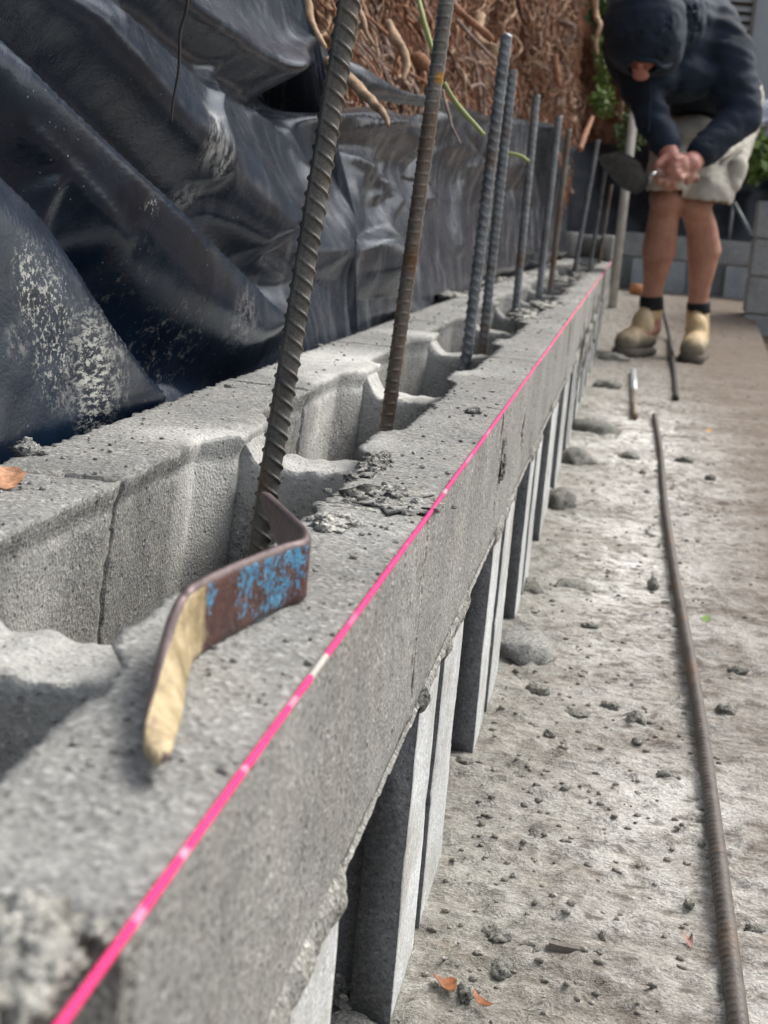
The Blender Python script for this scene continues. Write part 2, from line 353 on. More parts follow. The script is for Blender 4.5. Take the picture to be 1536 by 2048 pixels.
# vertical mortar joints of the course
for k, j0 in enumerate(JT[1:]):
    step = .0025 if j0 < 1.5 else .007; vs, fs = [], []; sd_ = k * 5.1 + 40
    hole = k == 2
    for (xa, xb, out) in ((XF - .05, XF, 1), (XB, XBI - .012, 0)):
        if not out and k == 1: xb -= .012
        def sec(Y, xa=xa, xb=xb, out=out):
            bul = (.0006 + .0010 * nz((Y, 1, 0), 150, sd_) if k < 3 else .0001) if out else -.002
            
            return [(xa, ZB), (xa, ZT - .0001), (xb + bul, ZT - .0001), (xb + bul, (ZT + ZB) / 2), (xb + bul, ZB)]
        prism_rough(vs, fs, j0 - .0052, j0 + .0052, sec, step, .0015 if out else .001, .001, sd_, ystep=.0018)
    o = mesh('mortar_joint', vs, fs, m_mortar if k < 3 else m_top); child(o, wall)
# lower course: clean-out blocks, every front has an opening down to the slab
RV = [.69 + .4 * k for k in range(-2, 15)]        # far reveal of each opening
for k, r0 in enumerate(RV):
    jn = r0 + .092; y0, y1 = jn + .011, jn + .389; step = .006 if jn < 1.3 else .014
    if y1 < .2: continue
    vs, fs = [], []; sd_ = k * 2.9 + 90; th = .021; xf = XF + random.uniform(-.0015, .0005)
    o1 = y0 + .100; o2 = r0 + .4
    for (a_, b_) in ((y0, o1), (o2, y1)):
        prism_rough(vs, fs, a_, b_, lambda Y: [(xf, -.003), (xf, ZL), (xf - th, ZL), (xf - th, -.003)], step, .0004, .0012, sd_)
    prism_rough(vs, fs, y0, y1, lambda Y: [(XB, -.003), (XB, ZL), (XBI, ZL), (XBI - .004, -.003)], .02, .0006, .0012, sd_)
    for wy in (y0 + .06, y1 - .055):
        web_rough(vs, fs, XBI - .01, xf - th + .006, wy - .016, wy + .016, -.003, lambda X: ZL, .012, sd_)
    o = mesh('cleanout_block', vs, fs, m_low); child(o, wall); o.data.materials.append(m_shade)
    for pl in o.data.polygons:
        if pl.center.x < xf - .0035 or abs(pl.normal.y) > .8: pl.material_index = 1  # end and inner faces get the colour with shade painted in
    vs, fs = [], []
    prism_rough(vs, fs, jn - .0115, jn + .0115, lambda Y: [(xf - .03, 0), (xf - .03, ZL), (xf - .0035, ZL), (xf - .0035, 0)], .008, .001, .001, sd_, ystep=.003)
    o = mesh('mortar_joint', vs, fs, m_mortar); child(o, wall)
# bed joint with mortar squeezed out at the front
vs, fs = [], []
def bed(x0, x1, ya, yb, outf, step, seed):
    nY = int((yb - ya) / step); b0 = len(vs); n = 9
    for j in range(nY + 1):
        Y = ya + (yb - ya) * j / nY; o_ = outf(Y)
        for i in range(n):
            t = i / (n - 1); zz = ZL - .006 * (o_ > .002) + (ZB + .004 * (o_ > .002) - ZL + .006 * (o_ > .002)) * t; bulge = math.sin(PI * t) ** .6 * o_
            p = (x1, Y, zz); vs.append((x1 + bulge * (1 + .9 * nz(p, 130, seed)) - .0008, Y, zz + .002 * nz(p, 120, seed + 3)))
    for j in range(nY):
        for i in range(n - 1): fs.append((b0 + j * n + i, b0 + j * n + i + 1, b0 + (j + 1) * n + i + 1, b0 + (j + 1) * n + i))
def sq(Y):
    ph = ((Y - .69) % .4); pier = ph < .19
    base = .0016 + .0022 * max(0, nz((0, Y, 0), 14, 1)) + .002 * max(0, nz((0, Y, 0), 60, 2))
    if Y < .62: base += .0012
    return base if pier else -.002
bed(XFI, XF, .25, 1.6, sq, .0022, 5); bed(XFI, XF, 1.6, 6.6, lambda Y: sq(Y) + (.002 if Y > 3 else 0), .008, 6)
bedo = mesh('bed_joint', vs, fs, m_mortar); child(bedo, wall)
vs, fs = [], []
for (xa, xb) in ((XFI + .002, XF - .004), (XB + .003, XBI - .005)):
    prism_rough(vs, fs, .25, 6.63, lambda Y: [(xa, ZL - .0005), (xa, ZB + .0005), (xb, ZB + .0005), (xb, ZL - .0005)], .02, .0004, 0, 1, ystep=.03)
child(mesh('bed_mortar', vs, fs, m_mortar), wall)

# smears and lumps of mortar along the wall
def lump_data(c, sx, sy, sz, seed, sub=3, rough=.35, freq=2.2):
    bm = bmesh.new(); bmesh.ops.create_icosphere(bm, subdivisions=sub, radius=1)
    vs = []
    for v in bm.verts:
        p = v.co.copy(); k = 1 + rough * (fbm(p, freq, 3, seed))
        if p.z < 0: p.z *= .55
        vs.append((c[0] + p.x * sx * k, c[1] + p.y * sy * k, c[2] + p.z * sz * k))
    fs = [[v.index for v in f.verts] for f in bm.faces]; bm.free(); return vs, fs
def lump(name, c, s, seed, mat, sub=3, rough=.35, freq=2.2):
    v, f = lump_data((0, 0, 0), *s, seed, sub, rough, freq); o = mesh(name, v, f, mat); o.location = c; return o
def cluster(name, items, mat, label, cat, group=None):
    """several touching blobs of one dropped splat"""
    vs, fs = [], []; c0 = Vector(items[0][0])
    for q, (c, s, sd_) in enumerate(items):
        v, f = lump_data(Vector(c) - c0, *s, sd_, 3, .8, 3.4); b = len(vs); vs += v; fs += [[i + b for i in x] for x in f]
    o = mesh(name, vs, fs, mat); o.location = c0; tag(o, label, cat, group); return o
def blobs(c, n, spread, size, seed):
    r = random.Random(seed); out = [((c[0], c[1], c[2]), (spread[0] * 1.9, spread[1] * 1.9, size * .35), seed * 1.3)]
    for _ in range(int(n * 1.7)):
        s = size * r.uniform(.25, .95)
        out.append(((c[0] + r.gauss(0, spread[0]), c[1] + r.gauss(0, spread[1]), c[2] + r.uniform(-.3, .3) * size), (s, s * r.uniform(.8, 1.5), s * r.uniform(.5, .8)), r.random() * 50))
    return out
g_ms = 'mortar squeezed out on the wall top'
def top_splat(px, py, n, spread, size, seed, label): cluster('mortar_splat', blobs(atZ(px, py, ZT), n, spread, size, seed), m_palem if seed in (2, 4) else m_mortar, label, 'mortar', g_ms)
top_splat(780, 1000, 26, (.010, .013), .0045, 1, 'crumbly pale mortar splat beside the second rebar gap, mid wall')
top_splat(668, 1045, 16, (.004, .008), .0035, 2, 'small bright mortar crust on the core edge right of the bent metal')
top_splat(745, 930, 22, (.003, .022), .0035, 3, 'ragged mortar rim along the core edge in front of the second rebar')
top_splat(15, 1915, 40, (.0045, .010), .0048, 4, 'thick blurred mortar heap at the near bottom left corner')
top_splat(945, 825, 5, (.003, .004), .004, 5, 'small isolated mortar flake on the wall top near the string')
top_splat(60, 905, 8, (.003, .004), .006, 6, 'grey mortar nub on the rear edge above the dead leaf')
top_splat(460, 775, 5, (.002, .003), .0035, 7, 'two tiny mortar pebbles on the rear shell left of the first rebar')
top_splat(640, 690, 1, (.002, .003), .0015, 8, 'tiny mortar speck on the rear shell behind the first rebar')
FAR_L = ['pale mortar slop on the rear shell just left of the domed rebar', 'mortar slop on the rear shell behind the paired rebars', 'mortar slop on the rear shell behind the fifth rebar', 'mortar slop on the rear shell left of the close far pair of rebars', 'mortar slop around the foot of the close far pair of rebars', 'mortar slop on the front shell edge right of the fifth rebar', 'nearest of the mortar slops on the front shell, at the fifth rebar foot', 'furthest mortar slop, beside the foot of the lone leaning bar']
for k, (px, py, n, sz_) in enumerate([(905, 590, 14, .008), (945, 565, 12, .010), (1005, 560, 14, .010), (1050, 550, 12, .011), (1120, 560, 14, .012), (1090, 610, 10, .010), (1045, 628, 9, .010), (1160, 552, 12, .013)]):
    cluster('mortar_splat', blobs(atZ(px, py, ZT), n, (.010, .05), sz_ * .8, 20 + k), m_palem, FAR_L[k], 'mortar', 'mortar slop on the far block tops')
# mortar dropped down the face at the far end
vs, fs = [], []
for (Y0, z1, zl, wd) in [(2.9, .16, .02, .03), (3.1, .17, .05, .04), (3.4, .17, .04, .05), (3.8, .18, .03, .08), (4.3, .18, .02, .1)]:
    v, f = lump_data((XF + .001, Y0, (z1 + zl) / 2 + .03), .004, wd, (z1 - zl) * .55, Y0, 3, .5); b = len(vs); vs += v; fs += [[i + b for i in x] for x in f]
child(mesh('mortar_smear', vs, fs, m_mortar), wall)
v, f = lump_data((XF - .0005, 1.062, .222), .0035, .014, .018, 3, 4, .7, 3.); child(mesh('mortar_smear', v, f, m_lump), wall)
v, f = lump_data((XF - .0012, 1.30, .215), .0022, .03, .022, 8, 4, .7, 3.); child(mesh('mortar_smear', v, f, m_mortar), wall)
# inner lump at the foot of the opening nearest to the camera
o = lump('mortar_lump', atZ(690, 1995, .004) + Vector((-.004, .0, 0)), (.014, .012, .012), 5, m_lump, 4, .5, 3); tag(o, 'grey crumbly mortar lump inside the nearest wall opening', 'mortar lump')

# end block one course up, the line is fixed to it
vs, fs = [], []
prism_rough(vs, fs, 6.35, 6.72, lambda Y: [(XF, ZT + .004), (XF, ZT + .105), (XFI, ZT + .105), (XFI, ZT + .004)], .012, .001, .003, 7)
prism_rough(vs, fs, 6.35, 6.72, lambda Y: [(XB, ZT + .004), (XB, ZT + .105), (XBI, ZT + .105), (XBI, ZT + .004)], .012, .001, .003, 8)
prism_rough(vs, fs, 6.62, 6.70, lambda Y: [(XBI - .01, ZT + .004), (XBI - .01, ZT + .1), (XFI + .01, ZT + .1), (XFI + .01, ZT + .004)], .012, .001, .003, 8)
tag(mesh('corner_block', vs, fs, m_top), 'single concrete block set one course higher at the far end of the pink string', 'block')

# ------------------------------------------------------------------ black plastic sheet draped over the bank
EDGE = [(585, -400), (588, 0), (612, 45), (640, 88), (660, 150), (690, 205), (740, 228), (800, 238), (850, 232), (930, 238), (1000, 236), (1060, 242), (1085, 250), (1120, 262), (1150, 300), (1180, 322), (1215, 350), (1400, 420)]
ex = np.array([p[0] for p in EDGE], float); ey = np.array([p[1] for p in EDGE], float)
def lean(Y): t = min(max((Y - .9) / 4.5, 0), 1); return .30 * (1 - t) + .10 * t
def sheet_base(Y, z_): return XB - .012 - lean(Y) * (z_ - .20)
def top_z(Y):
    z_ = .28
    while z_ < 1.15:
        px, py = proj(sheet_base(Y, z_), Y, z_)
        if px > 585 and py < np.interp(px, ex, ey): break
        if px > 575 and py < -120: break
        z_ += .004
    return z_
FOLDS = [  # picked creases: outline, height (m at 1 m), width below-left, width above-right (px)
    ([(-260, 130), (-60, 385), (0, 460), (70, 570), (140, 680), (205, 770), (290, 860)], .034, 190, 26),
    ([(-200, -60), (-40, 120), (0, 170), (100, 270), (200, 370), (300, 462), (350, 510), (450, 600), (560, 700)], .030, 120, 38),
    ([(-120, -140), (40, -10), (140, 62), (250, 180), (400, 340), (470, 420), (560, 500)], .030, 55, 85),
    ([(150, -110), (250, -40), (330, 32), (450, 112), (560, 172), (640, 222), (720, 262), (800, 330)], .024, 34, 60),
    ([(85, 345), (100, 440), (125, 540), (165, 640)], .008, 30, 14),
    ([(452, 112), (395, 185), (378, 250), (405, 345), (400, 380)], .007, 14, 16),
    
    ([(-40, 118), (0, 168), (100, 268), (200, 368), (350, 508), (450, 598), (550, 698)], .0026, 15, 10),
    ([(-60, 383), (0, 458), (70, 568), (140, 678), (205, 768), (290, 858)], .0028, 15, 10),
    ([(250, -42), (330, 30), (450, 110), (560, 170), (640, 220)], .0026, 15, 10),
    ([(0, 250), (80, 330), (190, 450), (300, 590)], .0030, 12, 8), ([(160, 20), (300, 120), (420, 230)], .0035, 14, 8), ([(480, 200), (560, 300), (600, 380)], .005, 14, 10), ([(400, 400), (500, 480), (590, 560)], .006, 20, 10),
    ([(560, 240), (590, 330), (585, 430)], .005, 14, 9), ([(650, 300), (740, 400), (800, 520)], .006, 12, 9), ([(705, 250), (720, 330), (715, 420)], .006, 9, 8), ([(905, 320), (900, 400), (915, 520)], .008, 9, 8), ([(820, 250), (835, 330), (860, 420)], .008, 10, 8),
    ([(690, 240), (700, 300), (670, 420), (640, 560)], .014, 40, 30),
    ([(770, 245), (765, 330), (735, 450), (740, 600)], .016, 30, 34),
    ([(860, 240), (880, 290), (930, 340), (965, 400), (985, 480), (1000, 560)], .026, 30, 26),
    ([(700, 470), (760, 560), (790, 640)], .014, 30, 22),
    ([(640, 60), (560, 110), (520, 160), (500, 190)], .008, 20, 20),
    ([(1010, 250), (1020, 330), (1045, 420), (1050, 520)], .03, 16, 14),
    ([(1075, 255), (1085, 340), (1100, 430), (1110, 520)], .03, 12, 12),
    ([(1140, 300), (1150, 380), (1160, 480)], .03, 9, 9),
]
VALLEYS = [([(-150, -60), (20, 70), (200, 225), (370, 385), (520, 560)], .030, 62), ([(-100, 250), (40, 400), (200, 590), (320, 760), (400, 880)], .026, 70), ([(200, 560), (330, 690), (450, 790), (560, 880)], .022, 60), ([(250, 20), (400, 120), (560, 215)], .016, 34), ([(820, 300), (800, 450), (830, 600)], .016, 30), ([(910, 260), (950, 300), (1000, 380)], .018, 16)]
def fold_height(PX, PY):
    H = np.zeros_like(PX)
    for pl, amp, wl, wr in FOLDS:
        best = np.full_like(PX, 1e9); sg = np.zeros_like(PX); tt = np.zeros_like(PX)
        n_ = len(pl) - 1
        for k in range(n_):
            ax, ay = pl[k]; bx, by = pl[k + 1]; dx_, dy_ = bx - ax, by - ay; L2 = dx_ * dx_ + dy_ * dy_
            t = np.clip(((PX - ax) * dx_ + (PY - ay) * dy_) / L2, 0, 1)
            qx, qy = PX - (ax + t * dx_), PY - (ay + t * dy_); d_ = np.hypot(qx, qy)
            cr = dx_ * qy - dy_ * qx                      # > 0 : lower-left of the line
            m_ = d_ < best; best = np.where(m_, d_, best); sg = np.where(m_, cr, sg); tt = np.where(m_, (k + t) / n_, tt)
        wd = np.where(sg > 0, wl, wr)
        end = np.clip(tt / .12, 0, 1) * np.clip((1 - tt) / .12, 0, 1) if amp < .02 else np.clip((1 - tt) / .06, .25, 1)
        H += amp * np.exp(-(best / wd) ** 1.6) * end
    for pl, amp, wd in VALLEYS:
        best = np.full_like(PX, 1e9)
        for (ax, ay), (bx, by) in zip(pl[:-1], pl[1:]):
            dx_, dy_ = bx - ax, by - ay; t = np.clip(((PX - ax) * dx_ + (PY - ay) * dy_) / (dx_ * dx_ + dy_ * dy_), 0, 1)
            best = np.minimum(best, np.hypot(PX - ax - t * dx_, PY - ay - t * dy_))
        H -= amp * np.exp(-(best / wd) ** 2)
    # the black mouth under the turned-over flap
    mx, my = (PX - 640) / 95, (PY - 185) / 42
    H -= .05 * np.exp(-(mx * mx + my * my) ** 2) * (PX > 300)
    return H
def build_sheet():
    Ys = [.34]
    while Ys[-1] < 7.3: Ys.append(Ys[-1] + max(.0022, .0033 * Ys[-1]))
    NV = 280; P = np.zeros((len(Ys), NV, 3))
    for j, Y in enumerate(Ys):
        zt = top_z(Y); zz = .10 + (zt - .10) * np.linspace(0, 1, NV) ** .95
        P[j, :, 1] = Y; P[j, :, 2] = zz; P[j, :, 0] = [sheet_base(Y, q) for q in zz]
    px, py = proj(P[..., 0], P[..., 1], P[..., 2])
    H = fold_height(px, py) * np.clip(P[..., 1], .5, 1.9)
    fade = np.clip((P[..., 2] - .21) / .05, 0.15, 1)
    vs = []
    for j in range(len(Ys)):
        l = lean(Ys[j]); nrm = Vector((1, 0, l)).normalized()
        for i in range(NV):
            p = P[j, i]; q = (p[0], p[1] * .9, p[2]); n1 = noise.noise(Vector((p[1] * 3.2 + p[2] * 5, p[2] * 9 - p[1] * 4, 1.3)))
            h = H[j, i] + .0035 * n1 + .0009 * noise.noise(Vector((p[1] * 14 + p[2] * 22, p[2] * 12 - p[1] * 10, 4))) + .0004 * nz((p[0], p[1], p[2]), 60, 2)
            vs.append((p[0] + nrm[0] * h * fade[j, i], p[1], p[2] + nrm[2] * h * fade[j, i]))
    fs = [(j * NV + i, (j + 1) * NV + i, (j + 1) * NV + i + 1, j * NV + i + 1) for j in range(len(Ys) - 1) for i in range(NV - 1)]
    return vs, fs
vs, fs = build_sheet()
_V = np.array([tuple(q) for q in vs]); _px, _py = proj(_V[:, 0], _V[:, 1], _V[:, 2])
M = NM('black_polythene', .2, spec=.38)
a = M.noise(11, 5, .6); b = M.noise(75, 5, .75); s_ = M.noise(30, 6, .75, M.map((1, 1.0, .22), (0, 0, 0)), .5)
c0 = M.mix(M.ramp(a, [(.35, 0.), (.7, 1.)]), (.002, .005, .013), (.004, .013, .030))
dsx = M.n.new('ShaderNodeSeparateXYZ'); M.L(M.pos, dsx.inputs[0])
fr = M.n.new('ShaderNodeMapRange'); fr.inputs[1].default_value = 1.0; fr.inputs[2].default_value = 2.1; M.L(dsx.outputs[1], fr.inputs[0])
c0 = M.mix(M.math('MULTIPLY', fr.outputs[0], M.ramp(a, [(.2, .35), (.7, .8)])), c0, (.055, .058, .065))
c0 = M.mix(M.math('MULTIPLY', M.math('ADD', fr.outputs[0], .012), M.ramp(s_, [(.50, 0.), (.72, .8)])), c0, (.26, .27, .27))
def sheet_pt(px, py):
    m_ = np.hypot(_px - px, _py - py) < 9
    if not m_.any(): return atY(px, py, 1.)
    k_ = np.where(m_)[0]; return _V[k_[np.argmin(_V[k_, 1])]]
def smear(c0, px, py, Y, rad, st, lo=.5, hi=.6, amt=.9, colr=(.42, .42, .38), sc=150, vec=None):
    k = M.math('MULTIPLY', M.spot(tuple(sheet_pt(px, py)), rad, .7, st), M.ramp(M.noise(sc, 5, .8, vec), [(lo, 0.), (hi, amt)]))
    return M.mix(k, c0, colr)
stk = M.map((1, .5, 1), (.0, 0, 0))
c0 = smear(c0, 190, 740, .62, .034, (1, 1, .75), .50, .56, .9, sc=330, vec=M.map((1, .35, 1), (.5, 0, 0)))
c0 = smear(c0, 150, 790, .62, .02, (1, 1, 1), .50, .60, .5, (.25, .26, .25), 120)
c0 = smear(c0, 110, 660, .62, .03, (1, 1, .6), .53, .58, .9, sc=260)
c0 = smear(c0, 60, 560, .62, .018, (1, 1, .6), .53, .58, .9, sc=260)
c0 = smear(c0, 230, 700, .68, .022, (1, 1, .5), .50, .6, .6, (.30, .30, .27), 180)
c0 = smear(c0, 40, 690, .58, .014, (1, 1, 1), .50, .6, .6, (.26, .25, .23), 160)
c0 = smear(c0, 330, 700, .75, .05, (.8, .8, 1), .55, .63, .6, (.26, .26, .24), 130)
c0 = smear(c0, 440, 280, .85, .022, (1, 1, .6), .44, .58, .75, (.5, .5, .48), 90, M.map((1, 1, .3)))
c0 = smear(c0, 375, 395, .80, .016, (.6, .6, 1), .46, .56, .6, (.34, .33, .31), 80)
c0 = smear(c0, 500, 640, .85, .03, (.8, .8, 1), .46, .62, .6, (.3, .3, .3), 120)
c0 = smear(c0, 455, 330, .85, .012, (1, 1, .5), .46, .58, .8, (.55, .55, .52), 140, M.map((1, 1, .3)))
c0 = smear(c0, 310, 420, .85, .012, (1, 1, 1), .54, .62, .8, (.45, .45, .42), 150)
c0 = smear(c0, 560, 60, 1.2, .03, (1, 1, .5), .56, .66, .5, (.4, .4, .4), 60, M.map((1, 1, .4)))
c0 = smear(c0, 260, 560, .85, .03, (1, 1, .6), .56, .64, .4, (.2, .19, .17), 120)
c0 = M.mix(M.math('MULTIPLY', M.ramp(M.vor(160), [(.03, .9), (.12, 0.)]), M.ramp(M.noise(26, 4, .8), [(.50, 0.), (.64, 1.)])), c0, (.40, .42, .42))
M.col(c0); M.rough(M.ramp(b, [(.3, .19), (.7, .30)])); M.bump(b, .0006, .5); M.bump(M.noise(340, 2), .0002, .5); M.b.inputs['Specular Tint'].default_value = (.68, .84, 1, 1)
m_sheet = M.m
sheet = empty('plastic_sheet', (-.33, 2.5, .1)); tag(sheet, 'black plastic sheeting draped in folds down the cut bank behind the wall', 'plastic sheet')
so_ = mesh('sheet', vs, fs, m_sheet); child(so_, sheet)
# flap turned over at the top edge
top = smooth_path([atY(672, 118, 1.62), atY(700, 128, 1.66), atY(745, 160, 1.74), atY(795, 186, 1.86), atY(850, 197, 2.0), atY(905, 214, 2.2), atY(960, 236, 2.4)], 8)
bot = smooth_path([atY(655, 150, 1.58), atY(690, 172, 1.60), atY(735, 194, 1.66), atY(790, 207, 1.80), atY(850, 214, 1.97), atY(905, 232, 2.2), atY(965, 250, 2.4)], 8)
n_ = len(top)
def fl(i, j):
    t = j / 7; p = top[i].lerp(bot[i], t); return p + Vector((.018, 0, .006)) * math.sin(PI * t) + Vector((.001, 0, .001)) * nz(p, 50)
o = gridmesh('sheet_flap', n_, 8, fl, m_sheet); child(o, sheet)

# ------------------------------------------------------------------ cut earth bank with roots
def bank_x(Y, z_):
    x = sheet_base(Y, z_) - .07 + .05 * max(0, z_ - .8)
    t = min(max((Y - 2.5) / 4, 0), 1)
    return x + .06 * t + .035 * fbm((0, Y, z_), 4.2, 3, 2) + .014 * fbm((0, Y, z_), 17, 3, 6)
M = NM('red_brown_earth', .97, spec=.1); a = M.noise(7, 6, .7); b = M.noise(60, 5, .75); c_ = M.noise(26, 4, .7)
q = M.mix(M.ramp(a, [(.35, 0.), (.65, 1.)]), (.045, .021, .013), (.20, .085, .046)); q = M.mix(M.ramp(c_, [(.5, 0.), (.7, .8)]), q, (.22, .13, .085))
q = M.mix(1., q, M.ramp(b, [(.3, .45), (.7, 1.5)]), 'MULTIPLY'); M.col(q); M.bump(c_, .02); M.bump(b, .006); m_earth = M.m
bY = [1.0 + .02 * k * (1 + k * .004) for k in range(240)]; bZ = [.25 + .014 * k for k in range(125)]
tag(gridmesh('earth_bank', len(bY), len(bZ), lambda i, j: (bank_x(bY[i], bZ[j]), bY[i], bZ[j]), m_earth), kind='structure')
# bank across the far end
def fbank(i, j):
    X = -1.4 + i * .03; Z = j * .03; return (X, 8.0 + .25 * Z + .09 * fbm((X, 3, Z), 4, 3, 1) + .04 * nz((X, 3, Z), 18), Z)
tag(gridmesh('far_earth_bank', 62, 46, fbank, m_earth), kind='structure')
def bark(name, c, var=.45): return flat(name, c, .85, 0, var, 70, .003, .25)
m_root = [bark('brown_root', (.27, .135, .078)), bark('tan_root', (.42, .29, .19)), bark('dark_root', (.095, .045, .028)), bark('grey_root', (.27, .20, .165))]
rr = random.Random(11)
packs = [([], []) for _ in range(4)]
for k in range(3000):
    Y = 1.15 * (8.2 / 1.15) ** rr.random() if rr.random() < .8 else rr.uniform(1.2, 3); zt = top_z(Y) if Y < 7.2 else .5
    z_ = zt + rr.uniform(-.02, .62); L = rr.uniform(.04, .30) * (1 if rr.random() < .8 else 1.8); n_ = rr.randint(7, 13)
    ang = rr.gauss(-1.4, .95); off = rr.uniform(.0, .035); pts = []; yy, zz = Y, z_
    wob = rr.uniform(.2, .75)
    for s in range(n_):
        pts.append((bank_x(yy, zz) + .004 + off * math.sin(PI * (s + .6) / n_) + rr.gauss(0, .002), yy, zz))
        yy += L / n_ * math.cos(ang); zz += L / n_ * math.sin(ang); ang += rr.gauss(0, wob); ang += (-1.5 - ang) * .05
        if zz < zt - .03: break
    if len(pts) < 3: continue
    r0 = .0008 * math.exp(abs(rr.gauss(0, .8))) * (1 + Y * .12); r0 = min(r0, .006)
    m_ = rr.choices(range(4), (5, 2.6, 2.8, 2.4))[0]
    tube_data(smooth_path(pts, 2), [r0 * (1.1 - .7 * s / (len(pts) * 2)) for s in range(2 * len(pts))], 5, *packs[m_])
for (v, f), m_ in zip(packs, m_root): tag(mesh('root_mass', v, f, m_), kind='stuff')
# earth clods between roots
cv, cf = [], []
for k in range(420):
    Y = rr.uniform(1.2, 7.5); z_ = top_z(min(Y, 7)) + rr.uniform(0, .6); s = rr.uniform(.004, .013) * (1 + Y * .08)
    v, f = lump_data((bank_x(Y, z_) + .003, Y, z_), s, s, s * rr.uniform(.6, 1.2), k, 2, .5); b = len(cv); cv += v; cf += [[i + b for i in x] for x in f]
tag(mesh('earth_clods', cv, cf, flat('clod_earth', (.22, .115, .07), .95, 0, .6, 40, .004)), kind='stuff')

def root(name, pts, rad, mat, label, cat='root', group=None, n=9, cut=None):
    P = smooth_path([atY(*p) for p in pts], 6); R_ = np.interp(np.linspace(0, 1, len(P)), np.linspace(0, 1, len(rad)), rad) * (.66 if name == 'root' else .72)
    R_ = R_ * np.array([1 + .16 * nz(q, 45, 8) + .10 * nz(q, 110, 3) for q in P])
    c0 = P[0].copy(); v, f = tube_data([p - c0 for p in P], R_, n)
    v = [Vector(q) + Vector((1, 1, 1)) * (.0016 * nz(Vector(q) + c0, 60, 3)) * (1 if rad[0] > .005 else .3) for q in v]
    o = mesh(name, v, f, mat); o.location = c0; tag(o, label, cat, group); return o
g_r = 'thick roots sticking out of the bank'
root('root', [(655, 125, 1.62), (690, 150, 1.60), (735, 196, 1.56), (765, 226, 1.53), (778, 250, 1.51)], [.011, .0105, .0085, .006, .0025], m_root[1], 'thick pale snapped root poking out from under the turned-over flap of black sheet', group=g_r, n=12)
root('root', [(612, -20, 1.5), (620, 30, 1.49), (632, 62, 1.47), (650, 95, 1.45)], [.006, .006, .0055, .003], m_root[1], 'pale bent root on the sheet edge left of the nearest rebar top', group=g_r)
root('root', [(776, 45, 1.9), (790, 75, 1.88), (805, 100, 1.86), (812, 130, 1.85), (808, 160, 1.84)], [.007, .0105, .009, .008, .003], m_root[1], 'knobbly tan root hanging between the two nearest rebars', group=g_r, n=12)
root('root', [(700, -10, 1.8), (722, 30, 1.78), (730, 62, 1.77), (748, 90, 1.77)], [.006, .0055, .005, .003], m_root[1], 'forked light brown root just right of the nearest rebar top', group=g_r)
root('root', [(728, 40, 1.78), (712, 70, 1.77), (705, 100, 1.76)], [.004, .0035, .002], m_root[1], 'thin branch leaving the forked root downwards', group=g_r)
root('root', [(960, 30, 2.4), (955, 60, 2.38), (962, 85, 2.34), (990, 100, 2.3)], [.013, .014, .012, .012], m_root[1], 'big cut root stub with pale end left of the domed rebar top', group=g_r, n=12)
root('root', [(905, 10, 2.3), (950, 50, 2.3), (985, 80, 2.3)], [.008, .009, .007], m_root[0], 'straight brown root slanting above the big cut stub', group=g_r)
root('root', [(915, 40, 2.25), (945, 75, 2.22), (975, 105, 2.2), (992, 120, 2.2)], [.004, .004, .004, .003], m_root[3], 'grey root slanting below the big cut stub', group=g_r)
root('root', [(1190, -10, 4.6), (1192, 30, 4.6), (1200, 50, 4.55), (1192, 80, 4.55), (1195, 110, 4.55)], [.013, .014, .012, .011, .006], m_root[1], 'light yellow root at the bank edge left of the hooded worker', group=g_r)
root('root', [(1108, 110, 3.6), (1112, 140, 3.6), (1120, 175, 3.6)], [.012, .012, .006], m_root[0], 'reddish straight root stub hanging mid bank', group=g_r)
root('root', [(1245, 180, 5.4), (1243, 210, 5.4), (1240, 240, 5.4)], [.012, .012, .008], m_root[1], 'pale upright root beside the worker sleeve', group=g_r)
root('root', [(1122, 45, 4.2), (1135, 48, 4.15), (1148, 54, 4.1)], [.011, .012, .010], m_root[3], 'short whitish cut root end high in the bank', group=g_r)
root('root', [(1130, 88, 4.1), (1140, 80, 4.1), (1147, 74, 4.1)], [.011, .012, .010], m_root[3], 'short whitish cut root end below the higher one', group=g_r)
root('root', [(1160, 300, 4.0), (1170, 270, 4.1), (1185, 235, 4.3)], [.010, .012, .008], m_root[0], 'orange brown root curling down to the sheet top behind the far rebars', group=g_r)
root('root', [(835, 115, 1.95), (845, 128, 1.93), (848, 140, 1.93)], [.012, .016, .010], m_root[0], 'rounded reddish root knob left of the second rebar', group=g_r, n=12)
root('root', [(885, 180, 1.6), (898, 230, 1.58), (905, 255, 1.57), (922, 290, 1.55)], [.0025, .0025, .002, .0012], m_root[3], 'thin pinkish rootlet dangling right of the second rebar', group=g_r)
m_green = flat('green_stem', (.30, .34, .12), .6, 0, .2, 60)
g_s = 'cut green stems'
root('plant_stem', [(832, -20, 1.6), (845, 30, 1.58), (858, 75, 1.57), (869, 115, 1.56)], [.0032, .0034, .0036, .0034], m_green, 'green stem left of the second rebar top', 'stem', g_s)
root('plant_stem', [(888, 165, 1.5), (905, 195, 1.5), (925, 222, 1.5), (968, 270, 1.5)], [.003, .003, .0034, .003], m_green, 'long green stem slanting down from behind the second rebar', 'stem', g_s)
root('plant_stem', [(1012, 306, 2.15), (1040, 312, 2.15), (1058, 324, 2.15)], [.004, .004, .004], m_green, 'short yellow green stem between the paired rebars and the next', 'stem', g_s)
root('twig', [(378, -30, .66), (372, 20, .66), (362, 60, .66), (358, 110, .66), (355, 150, .66), (347, 200, .66), (344, 244, .66)], [.0009, .001, .0009, .0009, .0008, .0007, .0006], flat('dark_twig', (.03, .026, .022), .7), 'thin dark twig hanging in front of the black sheet', 'twig', n=6)

